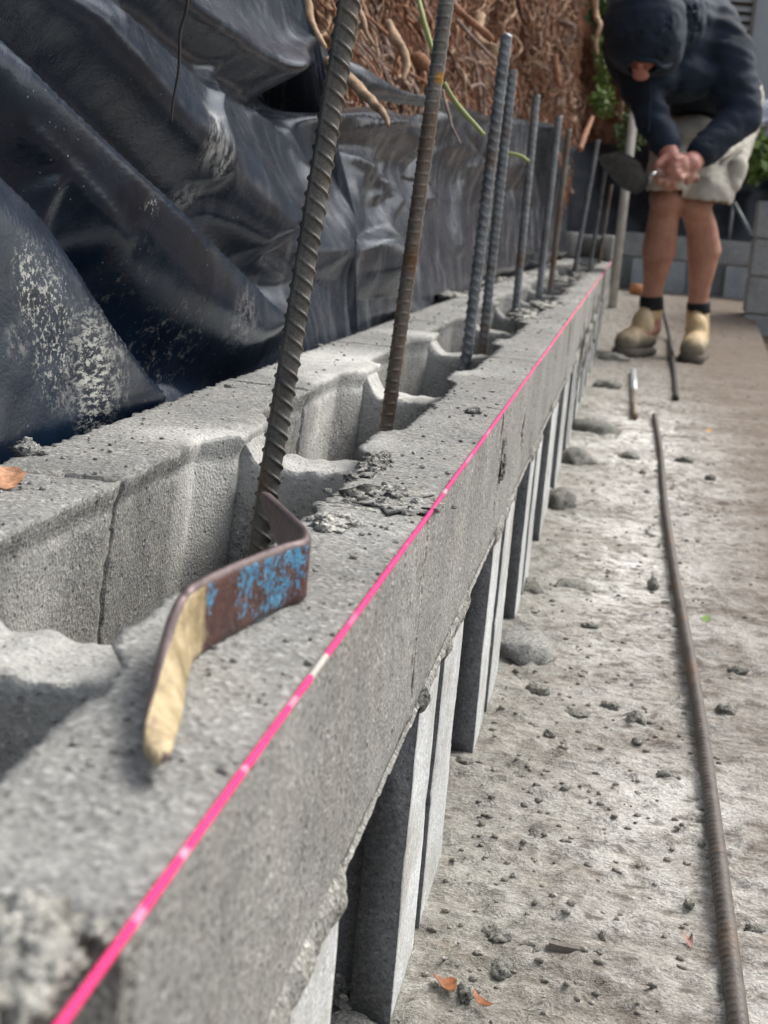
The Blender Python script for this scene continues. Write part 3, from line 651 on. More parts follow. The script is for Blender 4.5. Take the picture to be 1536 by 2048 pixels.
# ------------------------------------------------------------------ rebars
def rebar_mesh(P, r, pitch, n, step, twist=.4, dome=False, phase=0., ribh=.10, slant=(.42, .42), rw=.13):
    L = [0.]
    for a_, b_ in zip(P[:-1], P[1:]): L.append(L[-1] + (Vector(b_) - Vector(a_)).length)
    tot = L[-1]; N = int(tot / step); vs, fs = [], []; La = np.array(L); A = np.array([tuple(p) for p in P])
    S_ = np.linspace(0, tot, N); Q = np.stack([np.interp(S_, La, A[:, k]) for k in range(3)], 1)
    for k in range(N):
        s = S_[k]; t = Vector(Q[min(k + 1, N - 1)] - Q[max(k - 1, 0)]).normalized()
        u = t.cross(Vector((0, 1, 0)) if abs(t.y) < .7 else Vector((0, 0, 1))).normalized(); v = t.cross(u)
        end = 1.
        if dome and k > N - 5: end = [.96, .85, .65, .35][k - (N - 4)] if k >= N - 4 else 1.
        for i in range(n):
            th = 2 * PI * i / n; q = (th + phase) % PI          # two halves with their own ribs
            x = (q / PI) * 2 - 1                                 # -1..1 between the long ribs
            lr = math.exp(-((1 - abs(x)) / .09) ** 2) * ribh * 1.45
            half = int(((th + phase) % (2 * PI)) / PI)
            ph = ((s + x * pitch * (slant[1] if half else -slant[0]) + half * pitch * .5) % pitch) / pitch
            cr = max(0, 1 - (abs(ph - .5) / rw) ** 2) * max(0, 1 - x * x * 1.25) ** .5 * ribh * 1.7
            rad = r * (1 + max(lr, cr)) * end
            p = Vector(Q[k]) + u * (rad * math.cos(th)) + v * (rad * math.sin(th)); vs.append(p)
    for k in range(N - 1):
        for i in range(n): fs.append((k * n + i, k * n + (i + 1) % n, (k + 1) * n + (i + 1) % n, (k + 1) * n + i))
    fs.append(tuple(range(n - 1, -1, -1))); fs.append(tuple((N - 1) * n + i for i in range(n)))
    return vs, fs
g_b = 'rebars standing in the wall cores'
BARS = [ # base px, top px (bar line), Y, radius, pitch, material, label
    ((508, 1160), (700, -60), .735, .0051, .0074, m_bar_rust, 'nearest brown rusty ribbed rebar beside the bent metal strip', (36, .00055)),
    ((762, 935), (902, -60), 1.10, .0052, .0082, m_bar_mid2, 'second rebar from the camera with yellow rust patch near its top', (28, .0007)),
    ((900, 800), (1014, 66), 1.60, .0057, .0094, m_bar, 'tall steel rebar with domed silver top, third from camera and bent at its foot', (24, .001)),
    ((962, 725), (1025, 140), 1.86, .0056, .0085, m_bar, 'shorter rebar close behind the domed one with a brown cut top', (20, .0014)),
    ((1026, 670), (1073, 190), 2.38, .0057, .0105, m_bar, 'fifth rebar, blue grey with an orange cut top', (16, .002)),
    ((1072, 640), (1118, 232), 3.05, .0065, .012, m_bar, 'smooth looking rebar left one of the close far pair', (14, .0035)),
    ((1098, 600), (1138, 258), 3.45, .0060, .012, m_bar_mid, 'rebar right one of the close far pair', (12, .004)),
    ((1146, 560), (1196, 280), 4.65, .0068, .014, m_bar, 'lone leaning bar standing free left of the trowel blade', (12, .005)),
    ((1178, 545), (1213, 325), 5.3, .0062, .014, m_bar, 'far low rebar just right of the lone leaning bar', (10, .006)),
    ((1196, 540), (1223, 370), 5.9, .0055, .014, m_bar_mid, 'last and lowest rebar before the white stake', (10, .006)),
]
for k, (b_, t_, Y, r, pt, mat, lab, (n_, st)) in enumerate(BARS):
    B, T_ = atY(*b_, Y), atY(*t_, Y); 
    if k == 0: T_ = T_ + Vector((0, .01, 0)); B = B + Vector((0, -.004, 0))
    foot = B + (B - T_).normalized() * max(0.02, (B.z - .02)); P = [foot, B, T_]
    if k == 2:
        kn = atY(932, 722, Y); P = [atY(880, 815, Y) + Vector((0, 0, -.08)), atY(893, 795, Y), atY(908, 770, Y), atY(922, 745, Y), kn, T_]
    if k == 0: P = [foot, B, T_]
    c0 = B.copy(); v, f = rebar_mesh([p - c0 for p in P], r, pt, n_, st, dome=(k == 2), phase=[2.15, .5, .62, .62, .62, .6, .6, .62, .3, .3][k], ribh=[.15, .10, .13, .13, .13, .13, .13, .15, .1, .1][k], slant=[(.5, .62), (.12, .5), (-.5, .5), (-.5, .5), (-.5, .5), (-.3, .3), (-.3, .3), (-.4, .4), (.2, .2), (.2, .2)][k], rw=[.12, .12, .2, .2, .2, .2, .2, .2, .2, .2][k])
    o = mesh('rebar', v, f, mat); o.location = c0; tag(o, lab, 'rebar', g_b)
    if 0:
        v, f = tube_data([atY(876, 150, Y) - c0, atY(878, 138, Y) - c0], .0063, 16)
        child(mesh('rust_patch', v, f, flat('yellow_rust', (.45, .26, .07), .8, 0, .4, 200)), o).matrix_parent_inverse = Matrix()

# bars lying on the slab
def gnd(px, py):
    v = ray(px, py); Y = .3
    while Y < 30:
        p = CP + v * (Y / v[1])
        if p[2] <= ramp_up(Y): return Vector((p[0], Y, ramp_up(Y)))
        Y += .01
    return Vector((p[0], Y, 0))
a_, b_ = gnd(1485, 2200), gnd(1308, 838); r = .0052
P = [Vector((a_.x, a_.y - .1, r + .001)), a_ + Vector((0, 0, r + .001))] + [a_.lerp(b_, t) + Vector((.003 * math.sin(9 * t), 0, r + .001 + .002 * math.sin(7 * t))) for t in (.2, .4, .6, .8)] + [b_ + Vector((0, 0, r + .002))]
P = smooth_path(P, 6); v, f = rebar_mesh([p - a_ for p in P], r, .0078, 24, .0011, phase=.6)
o = mesh('rebar', v, f, steel('ground_rebar', .3, (.07, .062, .055))); o.location = a_; tag(o, 'long rusty rebar lying along the concrete slab on the right', 'rebar')
P = smooth_path([gnd(1352, 802) + Vector((0, 0, .006)), gnd(1347, 745) + Vector((0, 0, .007)), gnd(1340, 690) + Vector((0, 0, .01)), atY(1331, 640, 5.6), atY(1320, 606, 5.9), atY(1306, 592, 6.1), atY(1290, 592, 6.2)], 8)
v, f = tube_data([p - P[0] for p in P], .0072, 10); o = mesh('hose', v, f, flat('black_hose', (.035, .032, .03), .6)); o.location = P[0]; tag(o, 'thin dark hose curving between the worker boots', 'hose')
a_, b_ = gnd(1268, 842) + Vector((0, 0, .008)), gnd(1266, 748) + Vector((0, 0, .008))
o = empty('short_bar', a_); tag(o, 'short bar lying on the slab, far half silver and near half brown', 'metal bar'); m_ = a_.lerp(b_, .48)
child(mesh('brown_half', *tube_data([a_, m_], .0075, 12), m_bar_mid), o); child(mesh('silver_half', *tube_data([m_, b_], .0085, 12), flat('zinc', (.45, .47, .48), .45, .5)), o)

# ------------------------------------------------------------------ pink string line
M = NM('pink_string', .6, spec=.3); n1 = M.noise(900, 2); sy = M.n.new('ShaderNodeSeparateXYZ'); M.L(M.pos, sy.inputs[0])
wn = M.n.new('ShaderNodeTexNoise'); wn.noise_dimensions = '1D'; wn.inputs['Scale'].default_value = 17; wn.inputs['Detail'].default_value = 3; M.L(sy.outputs[1], wn.inputs['W'])
c0 = M.mix(M.ramp(wn.outputs['Fac'], [(.62, 0.), (.68, .3)]), (.93, .035, .20), (.95, .40, .52))
def band(c0, Ya, Yb, colr):
    k = M.math('MULTIPLY', M.math('GREATER_THAN', sy.outputs[1], Ya), M.math('LESS_THAN', sy.outputs[1], Yb)); return M.mix(k, c0, colr)
YS = lambda px, py: atZ(px, py, ZT).y
c0 = band(c0, YS(622, 1362), YS(655, 1320), (.52, .49, .44)); c0 = band(c0, YS(572, 1422), YS(588, 1404), (.93, .25, .36)); c0 = band(c0, YS(880, 992), YS(888, 985), (.7, .35, .38))
c0 = band(c0, YS(270, 1860), YS(288, 1835), (.93, .25, .42)); c0 = band(c0, YS(485, 1555), YS(492, 1546), (.9, .3, .42)); c0 = band(c0, YS(360, 1728), YS(372, 1712), (.95, .35, .48))
fy = M.n.new('ShaderNodeMapRange'); fy.inputs[1].default_value = .8; fy.inputs[2].default_value = 4; fy.inputs[3].default_value = 0; fy.inputs[4].default_value = .55; M.L(sy.outputs[1], fy.inputs[0])
c0 = M.mix(fy.outputs[0], c0, (.80, .30, .36)); M.col(c0)
M.b.inputs['Subsurface Weight'].default_value = .0; M.bump(n1, .0004)
def string_mesh():
    vs, fs = [], []; n = 12; Yv = .16; rows = 0; P0 = Vector((XF + .0006, .16, ZT + .0009))
    while Yv < 6.42:
        r = .00093 + .00012 * nz((0, Yv, 0), 90, 1) + .0002 * max(0, nz((0, Yv, 0), 22, 7))
        if Yv > 1.5: r *= 1 + (Yv - 1.5) * .10
        for i in range(n):
            th = 2 * PI * i / n; rad = r * (1 + .10 * math.cos(3 * (th - Yv * 900)))
            vs.append((rad * math.cos(th) + .0003 * nz((0, Yv, 0), 8, 2), Yv - .16, rad * math.sin(th)))
        rows += 1; Yv += .0011 if Yv < 1.2 else (.004 if Yv < 2.5 else .02)
    for k in range(rows - 1):
        for i in range(n): fs.append((k * n + i, k * n + (i + 1) % n, (k + 1) * n + (i + 1) % n, (k + 1) * n + i))
    return vs, fs, P0
v, f, P0 = string_mesh(); o = mesh('string_line', v, f, M.m); o.location = P0; tag(o, "bright pink builder's string stretched along the front top edge of the wall", 'string')

# ------------------------------------------------------------------ bent metal line holder
# rows across the strip: (upper edge px, lower edge px, Y upper, Y lower)
SEC = [((527, 983), (525, 992), .560, .560), ((541, 992), (538, 1030), .552, .552), ((575, 1022), (567, 1105), .532, .531), ((598, 1044), (588, 1165), .514, .514),
       ((612, 1060), (600, 1196), .502, .502), ((608, 1076), (596, 1205), .492, .492),
       ((575, 1086), (560, 1216), .480, .481), ((520, 1106), (508, 1244), .465, .465), ((455, 1132), (446, 1278), .448, .449), ((405, 1156), (400, 1306), .436, .438),
       ((378, 1172), (378, 1326), .429, .431), ((360, 1192), (373, 1338), .424, .424), ((346, 1222), (367, 1358), .416, .412), ((332, 1262), (362, 1392), .404, .400),
       ((315, 1320), (360, 1425), .390, .386), ((302, 1372), (356, 1455), .376, .374), ((290, 1420), (348, 1485), .362, .362), ((285, 1462), (342, 1508), .352, .352), ((296, 1494), (334, 1520), .344, .344), ((312, 1510), (326, 1524), .340, .340)]
def on_top(k, s):
    if k < 5: return s
    cl = .0003 if k < 12 else .0003 + .0065 * ((k - 11) / 8) ** 1.2
    yl = atZ(*s[1], ZT + cl).y; return (s[0], s[1], yl + (.001 if k < 11 else .002 + .0006 * (k - 10)), yl)
SEC = [on_top(k, s) for k, s in enumerate(SEC)]
d0_ = SEC[5][3] - .490
SEC = [(s[0], s[1], s[2] + d0_, s[3] + d0_) if k < 5 else s for k, s in enumerate(SEC)]

def densify(SEC, sub=4):
    U = smooth_path([atY(*s[0], s[2]) for s in SEC], sub); L_ = smooth_path([atY(*s[1], s[3]) for s in SEC], sub); return U, L_
U, L_ = densify(SEC); NU, NW = len(U), 14; TH = .0034
cen = sum((p for p in U), Vector()) / NU
def hk():
    vs, fs = [], []; front, back = [], []
    rows = []
    for i in range(NU):
        t = (U[min(i + 1, NU - 1)] - U[max(i - 1, 0)]); w_ = (L_[i] - U[i]); n = t.cross(w_).normalized()
        if i > 0 and n.dot(prev) < 0: n = -n
        prev = n
        if i == 0 and n.dot(Vector((1, 0, 0))) < 0: n = -n; prev = n
        row = []
        for j in range(NW):
            s = j / (NW - 1); p = U[i] + w_ * s; b = .5 - .5 * math.cos(min(1, min(s, 1 - s) / .06) * PI)
            row.append((p, n, .35 + .65 * b))
        rows.append(row)
    idx = {}
    for side in (1, -1):
        for i in range(NU):
            for j in range(NW):
                p, n, k = rows[i][j]; e_ = min(1, min(i, NU - 1 - i) / 1.5 + .3)
                idx[(side, i, j)] = len(vs)
                vs.append(p + n * (side * TH / 2 * k * e_) + n * (.0002 * nz(p, 150)) - cen)
    for i in range(NU - 1):
        for j in range(NW - 1):
            a, b, c, d = [idx[(1, *q)] for q in ((i, j), (i, j + 1), (i + 1, j + 1), (i + 1, j))]; fs.append((a, b, c, d))
            a, b, c, d = [idx[(-1, *q)] for q in ((i, j), (i, j + 1), (i + 1, j + 1), (i + 1, j))]; fs.append((d, c, b, a))
        for j in (0, NW - 1):
            q = (idx[(1, i, j)], idx[(1, i + 1, j)], idx[(-1, i + 1, j)], idx[(-1, i, j)]); fs.append(q if j == 0 else q[::-1])
    for i in (0, NU - 1):
        for j in range(NW - 1):
            q = (idx[(1, i, j)], idx[(1, i, j + 1)], idx[(-1, i, j + 1)], idx[(-1, i, j)]); fs.append(q if i else q[::-1])
    return vs, fs
v, f = hk()
xh = [q[1][0] for q in SEC[5:]][::-1]; yh = [q[3] for q in SEC[5:]][::-1]
Yh = lambda x: float(np.interp(x, xh, yh))
M = NM('worn_painted_steel', .5, .25, .5)
a = M.noise(260, 5, .7); b = M.noise(90, 4, .65); g = M.noise(800, 3, .6); m2 = M.map((1.6, .45, .8))
rust = M.mix(M.ramp(b, [(.35, 0.), (.65, 1.)]), (.048, .019, .015), (.115, .048, .038)); rust = M.mix(M.ramp(a, [(.58, 0.), (.7, .7)]), rust, (.30, .22, .22))
bl = M.math('ADD', M.math('MULTIPLY', M.noise(170, 5, .8, m2), .6), M.math('MULTIPLY', M.noise(520, 3, .7), .4))
sp = [M.spot(tuple(atY(535, 1165, Yh(535))), .028, .75, (1, .75, 1)), M.spot(tuple(atY(570, 1120, Yh(570))), .02, .8), M.spot(tuple(atY(410, 1190, Yh(410))), .007, .6), M.spot(tuple(atY(485, 1150, Yh(485))), .012, .6, (1, .8, 1))]
bm_ = sp[0]
for q in sp[1:]: bm_ = M.math('MAXIMUM', bm_, q)
kb = M.ramp(M.math('ADD', bl, M.math('MULTIPLY', bm_, .20)), [(.655, 0.), (.675, 1.)])
kb = M.math('MULTIPLY', kb, M.math('GREATER_THAN', bm_, .02))
kb = M.math('MULTIPLY', kb, M.ramp(M.noise(420, 4, .8), [(.44, .15), (.52, 1.)]))
c0 = M.mix(kb, rust, M.mix(M.ramp(a, [(.4, 0.), (.7, 1.)]), (.045, .23, .42), (.10, .36, .55)))
sy = M.n.new('ShaderNodeSeparateXYZ'); M.L(M.pos, sy.inputs[0])
cr = M.n.new('ShaderNodeMapRange'); cr.inputs[1].default_value = Yh(399); cr.inputs[2].default_value = Yh(392); M.L(M.math('ADD', sy.outputs[1], M.math('MULTIPLY', M.math('SUBTRACT', b, .5), .022)), cr.inputs[0])
c0 = M.mix(cr.outputs[0], c0, M.mix(M.ramp(b, [(.4, 0.), (.62, 1.)]), (.36, .28, .14), (.60, .49, .30)))
c0 = M.mix(M.math('MULTIPLY', cr.outputs[0], M.ramp(M.noise(230, 5, .75), [(.53, 0.), (.64, .75)])), c0, (.22, .14, .09))
c0 = M.mix(M.ramp(M.noise(310, 5, .8), [(.62, 0.), (.70, .55)]), c0, (.36, .33, .29)); c0 = M.mix(M.ramp(M.noise(120, 4, .7), [(.58, 0.), (.70, .6)]), c0, (.035, .02, .018))
M.col(c0); M.rough(M.ramp(b, [(.3, .38), (.7, .65)])); M.bump(a, .0008); M.bump(g, .00025); m_hook = M.m
m_hedge = flat('bare_steel_edge', (.13, .095, .092), .45, .45, .3, 200, .0005)
o = mesh('bent_metal_strip', v, f, m_hook); o.location = cen; tag(o, 'bent flat steel strip with flaking blue paint and cream end, resting on the wall top', 'metal strip')
o.data.materials.append(m_hedge)
nface = (NU - 1) * ((NW - 1) * 2 + 2)
for k, pl in enumerate(o.data.polygons):
    if k >= nface or (k % ((NW - 1) * 2 + 2)) >= (NW - 1) * 2: pl.material_index = 1
    elif k % 2 == 1 or (k % ((NW - 1) * 2 + 2)) == 0 or (k // ((NW - 1) * 2 + 2)) < 14: pl.material_index = 1

# ------------------------------------------------------------------ debris on the slab
g_l = 'mortar crumbs dropped on the slab'
def slab_lump(px, py, wpx, hpx, label, mat=None, group=g_l, rough=.55, seed=None, up=0.):
    p = gnd(px, py); k = FOC / p.y; s = (wpx / 2 / k * .95, max(hpx, wpx * .5) / k * .9, hpx / 2 / k * 1.0)
    o = lump('mortar_crumb', p + Vector((0, 0, s[2] * .25 + up)), s, seed or px * .37, mat or m_lump, 3, rough, 2.6); tag(o, label, 'mortar crumb', group); return o
NAMED = [(695, 2000, 70, 50, 'broad grey mortar clod between the two nearest cleanout openings'),
 (994, 1880, 62, 34, 'flat rough crumb left of the chipped brick piece, beside it', ), (1060, 1905, 44, 32, 'rounded crumb touching the chipped brick piece'),
 (1000, 1955, 46, 44, 'tallest crumb below and left of the chipped brick piece'), (1070, 1944, 48, 18, 'thin flat flake just under the chipped brick piece'),
 (1158, 1975, 34, 12, 'small slanted flake below the chipped brick piece'), (1205, 1880, 16, 22, 'upright little crumb right of the chipped brick piece'),
 (980, 1695, 18, 20, 'dark pebble left of the paired pebbles'), (1048, 1702, 26, 18, 'lower pebble of the dark pair'), (1068, 1682, 26, 16, 'middle pebble of the dark group'),
 (1068, 1664, 22, 14, 'upper pebble of the dark group'), (955, 1745, 22, 18, 'pebble below and left of the dark group'), (935, 1772, 20, 16, 'small pebble near the wall foot'),
 (980, 1770, 20, 12, 'flat small pebble right of the wall foot one'), (1073, 1387, 50, 26, 'angular dark crumb right of the second opening pier'), (1270, 1445, 42, 34, 'round rough crumb left of the long rebar'),
 (1220, 1417, 42, 20, 'flat crumb up and left of the round rough one'), (1155, 1432, 56, 18, 'stretched crumb left of the flat one'), (1305, 1178, 22, 34, 'dark tall crumb beside the long rebar'),
 (1475, 1350, 40, 20, 'pair-like dark crumb right of the long rebar'), (1100, 1472, 26, 18, 'rounded pebble below the angular crumb'), (1275, 1487, 22, 18, 'three sided pebble under the round rough crumb'),
 (1378, 1812, 22, 20, 'dark crumb pressed against the rebar shadow'), (1300, 1075, 20, 10, 'lonely speck in the pale patch'), (1180, 1255, 34, 14, 'low crumb in the middle of the pale slab'),
 (1370, 925, 36, 16, 'crumb right of the tip of the long rebar'), (1260, 918, 40, 22, 'crumb left of the tip of the long rebar'), (1285, 948, 14, 12, 'tiny crumb under the one left of the rebar tip'), (1420, 960, 22, 14, 'far crumb in the brown part of the slab'),
 (915, 1460, 40, 26, 'dark crumb at the foot of the second pier'), (925, 1530, 40, 22, 'broken crumb filling the foot of the opening'), (1040, 1560, 40, 12, 'flat smear of mortar below the curved scrape'),
 (1330, 1560, 40, 18, 'crumb between the slab centre and the long rebar'), (1450, 1430, 40, 26, 'ring shaped scab right of the long rebar'), (1510, 1860, 40, 12, 'low flake at the right picture edge')]
for q in NAMED: slab_lump(*q[:4], q[4])
g_h = 'soft mortar heaps along the wall foot'
for (px, py, w_, h_, lab) in [(1040, 1310, 150, 84, 'largest smooth grey mortar heap at the wall foot, beside the second opening'), (1068, 1185, 70, 50, 'small domed mortar heap leaning on the wall foot'),
     (1150, 1180, 90, 26, 'thin spread mortar patch right of the domed heap'), (1118, 1010, 70, 60, 'dark ridged mortar heap by the fourth opening'), (1150, 925, 80, 46, 'grey mortar heap with hollow by the wall foot'),
     (1185, 865, 110, 50, 'long pale mortar heap in the middle distance at the wall'), (1215, 775, 60, 30, 'far mortar heap by the wall foot'), (1225, 720, 60, 26, 'furthest mortar heap in front of the boots')]:
    slab_lump(px, py, w_, h_ * 1.05, lab, m_top if 'smooth' in lab else None, g_h, .35, up=-.10 * h_ * gnd(px, py).y / FOC)
rg = random.Random(4); vs, fs = [], []
for k in range(1000):
    Y = .6 * (6.0 / .6) ** rg.random(); wx = min(.5, .115 * Y + .05); X = XF + .006 + (abs(rg.gauss(0, .45)) if rg.random() < .6 else rg.random()) * wx
    if X > .5: continue
    s = rg.uniform(.0006, .0021) * (1 + .5 * (rg.random() < .08)) * (1 + .12 * Y)
    v, f = lump_data((X, Y, ground_z(X, Y) + s * .2), s * rg.uniform(.8, 1.6), s * rg.uniform(.8, 1.6), s * .8, k * .7, 1, .6); b = len(vs); vs += v; fs += [[i + b for i in q] for q in f]
tag(mesh('loose_grit', vs, fs, concrete('dry_grit', (.27, .255, .225), fine=1., warm_amt=.3)), kind='stuff')
vs, fs = [], []                                            # grit on the block tops
for k in range(520):
    Y = .3 * (4 / .3) ** rg.random(); X = rg.uniform(XFI + .003, XF - .002) if rg.random() < .5 else rg.uniform(XB + .003, XBI - .004)
    s = rg.uniform(.0004, .0011) * (1 + .3 * Y); v, f = lump_data((X, Y, ZT + s * .2), s * 1.2, s * 1.2, s * .8, k * .9, 1, .6); b = len(vs); vs += v; fs += [[i + b for i in q] for q in f]
tag(mesh('loose_grit', vs, fs, m_mortar), kind='stuff')

# chipped piece of brick
a_ = gnd(1095, 1912); k = FOC / a_.y
def chip():
    L = 82 / k; D = .0085; H = .0055; vs = []
    for i in range(9):
        for (dy, dz) in ((0, 0), (0, .5), (.0015, .95), (.45, 1.0), (.8, .55), (1, 0)):
            x = L * i / 8; vs.append((x + .0006 * nz((i, dy, dz), 3), dy * D - x * .10 + .0005 * nz((i, dy, dz), 5, 2), dz * H + .0004 * nz((i, dy, dz), 4, 5)))
    fs = [(i * 6 + j, (i + 1) * 6 + j, (i + 1) * 6 + j + 1, i * 6 + j + 1) for i in range(8) for j in range(5)] + [tuple(range(6)), tuple(48 + j for j in range(6))[::-1]]
    return vs, fs
o = mesh('stone_chip', *chip(), flat('grey_brown_stone', (.17, .15, .13), .9, 0, .25, 200, .001), smooth=False); o.location = a_ + Vector((0, 0, .001)); tag(o, 'bar shaped grey brown stone chip lying on the slab near the bottom edge', 'stone chip')

# leaves
def leaf(outline, c, nrm_tilt, mat, label, curl=.35, seed=0, group=None):
    """outline in px round its centre; laid on a plane through c, curled"""
    k = FOC / c.y; pts = [(x / k, -y / k) for x, y in outline]; n = len(pts); vs, fs = [], []; rings = 5
    for r_ in range(rings + 1):
        t = r_ / rings
        for (x, y) in pts:
            X, Yv = x * t, y * t * 1.7; z_ = curl * (X * X + .3 * Yv * Yv) * k / 40 + .0012 * nz((X, Yv, seed), 160) * t + nrm_tilt * Yv
            vs.append((X, Yv, z_))
    for r_ in range(rings):
        for i in range(n): fs.append((r_ * n + i, r_ * n + (i + 1) % n, (r_ + 1) * n + (i + 1) % n, (r_ + 1) * n + i))
    b = len(vs); vs += [(x, y, z_ - .0003) for x, y, z_ in vs]; fs += [tuple(i + b for i in reversed(f)) for f in fs]
    o = mesh('dead_leaf', vs, fs, mat); o.location = c; tag(o, label, 'leaf', group); return o
m_leaf = flat('dead_leaf_brown', (.26, .095, .035), .6, 0, .45, 260, .0006); m_leaf2 = flat('mottled_leaf', (.52, .27, .15), .6, 0, .6, 260, .0008); m_leafp = flat('pinkish_leaf', (.42, .25, .20), .6, 0, .3, 200)
leaf([(-34, -6), (-10, -14), (8, -16), (20, -10), (22, 4), (20, 16), (6, 12), (-8, 4)], gnd(890, 2000) + Vector((0, 0, .004)), .06, m_leaf, 'orange brown dead leaf at the bottom, left of the mortar crumb', .5, 1)
leaf([(-22, -18), (-8, -10), (6, -2), (22, 8), (30, 14), (10, 16), (-8, 8), (-20, -2)], gnd(962, 2024) + Vector((0, 0, .004)), .06, m_leaf, 'narrow orange brown dead leaf at the bottom, right of the mortar crumb', .5, 2)
slab_lump(930, 2005, 36, 40, 'grey crumb lying between the two orange leaves')
leaf([(-42, -14), (-20, -22), (2, -24), (14, -18), (26, -16), (22, -8), (30, -2), (20, 6), (24, 14), (4, 18), (-20, 20), (-42, 22)], atZ(20, 962, ZT + .003), .45, m_leaf2, 'mottled dead leaf on the rear block shell at the left edge', .3, 3)
leaf([(-12, -10), (0, -4), (8, -2), (10, -8), (12, 6), (8, 14), (2, 8), (-6, 2)], gnd(1373, 1890) + Vector((0, 0, .002)), .5, m_leafp, 'tiny pinkish curled leaf left of the long rebar', .8, 4)
leaf([(-10, 0), (-4, -8), (4, -8), (10, -2), (6, 6), (-4, 6)], gnd(1411, 1247) + Vector((0, 0, .003)), .3, flat('leaf_green', (.16, .26, .06), .6), 'small green leaf scrap right of the long rebar', .5, 5)
leaf([(-8, 0), (0, -5), (8, 0), (0, 5)], gnd(1417, 865) + Vector((0, 0, .004)), .2, flat('leaf_orange', (.55, .30, .08), .6), 'tiny orange leaf on the far brown slab', .3, 6)

# ------------------------------------------------------------------ far end: stake, return wall, right wall, sheet, plants, house
def box_data(x0, x1, y0, y1, z0, z1, bev=.002, vs=None, fs=None):
    vs = [] if vs is None else vs; fs = [] if fs is None else fs
    bm = bmesh.new(); bmesh.ops.create_cube(bm, size=1)
    for v in bm.verts: v.co = ((x0 + x1) / 2 + v.co.x * (x1 - x0), (y0 + y1) / 2 + v.co.y * (y1 - y0), (z0 + z1) / 2 + v.co.z * (z1 - z0))
    if bev: bmesh.ops.bevel(bm, geom=bm.edges[:], offset=bev, segments=2, affect='EDGES')
    b = len(vs); bm.verts.index_update(); vs += [tuple(v.co) for v in bm.verts]; fs += [[v.index + b for v in f.verts] for f in bm.faces]; bm.free(); return vs, fs
m_stake = flat('weathered_pale_timber', (.50, .48, .42), .8, 0, .2, 30, .002)
v, f = box_data(-.017, .017, -.012, .012, -.05, .86, .003); o = mesh('timber_stake', v, f, m_stake); o.location = (-.045, 6.05, .02); tag(o, 'pale weathered timber stake standing at the far end of the wall', 'stake')
# return wall along the far end
rw = empty('return_wall', (.3, 6.9, .1)); tag(rw, 'far cross wall of grey blocks behind the worker legs, with dark openings below', 'wall')
m_farl = concrete('far_pale_block', (.40, .44, .47), fine=.5, dark=.3, warm_amt=.05); RY = 6.86
for k in range(6):
    x0 = -.07 + k * .4
    v, f = box_data(x0 + .004, x0 + .396, RY, RY + .05, .292, .392, .003); v, f = box_data(x0 + .004, x0 + .396, RY + .15, RY + .19, .292, .392, .003, v, f); v, f = box_data(x0 + .18, x0 + .22, RY + .05, RY + .15, .292, .38, .002, v, f)
    child(mesh('concrete_block', v, f, m_far, smooth=False), rw)
    v, f = [], []
    for (a_, b_) in ((-.2 + .004, -.085), (.085, .2 - .004)):
        box_data(x0 + a_, x0 + b_, RY, RY + .03, .10, .284, .003, v, f)
    box_data(x0 - .196, x0 + .196, RY + .15, RY + .19, .10, .284, .002, v, f); box_data(x0 - .12, x0 - .09, RY + .03, RY + .15, .10, .284, .002, v, f); box_data(x0 + .09, x0 + .12, RY + .03, RY + .15, .10, .284, .002, v, f)
    child(mesh('cleanout_block', v, f, m_farl, smooth=False), rw)
v, f = box_data(-.07, 2.3, RY + .004, RY + .03, .284, .292, 0); child(mesh('bed_joint', v, f, m_mortar), rw)
# footing ledge under it
v, f = box_data(-.05, 2.4, 6.66, RY + .25, -.05, .150, .006); tag(mesh('footing_ledge', v, f, m_edge), kind='structure')
# right wall, courses seen from its end
rwl = empty('side_wall', (.75, 6.1, 0)); tag(rwl, 'grey block wall standing at the right edge behind the slab', 'wall')
xl = atY(1484, 660, 6.1).x
for c_ in range(4):
    z0 = -.02 + .143 * c_
    for k in range(3):
        sh = 0 if c_ % 2 else -.1
        xa = xl + (k * .4 + sh if k else 0); xb = xl + (k + 1) * .4 + sh
        child(mesh('concrete_block', *box_data(xa + .002, xb - .002, 6.1, 6.24, z0 + .003, z0 + .140, .004), m_far, smooth=False), rwl)
child(mesh('mortar_core', *box_data(xl + .01, xl + 1.08, 6.108, 6.23, 0, .545, 0), m_mortar), rwl)
v, f = [], []
for k in range(3):
    X0 = xl - .005 + k * .3
    vv, ff = tube_data([(X0 - .02, 6.03, .0), (X0 - .02, 6.03, .62)], .006, 8)
# posts/stays before the dark sheet
g_p = 'thin bars before the dark sheet at the far wall'
for (p, q, lab, r_) in [((1456, 500, 6.95), (1466, 408, 6.95), 'thin upright bar right of the worker legs', .007), ((1503, 470, 6.9), (1468, 405, 6.95), 'slanting pale strap right of the worker shorts', .009), ((1388, 490, 6.95), (1396, 420, 6.95), 'thin upright bar behind the worker calf', .006)]:
    A, B = atY(*p), atY(*q); v, f = tube_data([Vector(), B - A], r_, 8); o = mesh('steel_bar', v, f, m_bar); o.location = A; tag(o, lab, 'bar', g_p)
# dark sheet behind the return wall
def fsheet(i, j):
    X = -.55 + i * .03; Z = .15 + j * .02; return (X, 7.35 + .28 * (Z - .2) + .03 * math.sin(X * 9 + Z * 5) + .025 * nz((X, 1, Z), 7) + .012 * nz((X, 1, Z), 22), Z)
tag(gridmesh('plastic_sheet', 100, 33, fsheet, flat('dark_polythene', (.006, .008, .012), .34, 0, .3, 8)), 'dark plastic sheeting hung behind the far cross wall', 'plastic sheet')
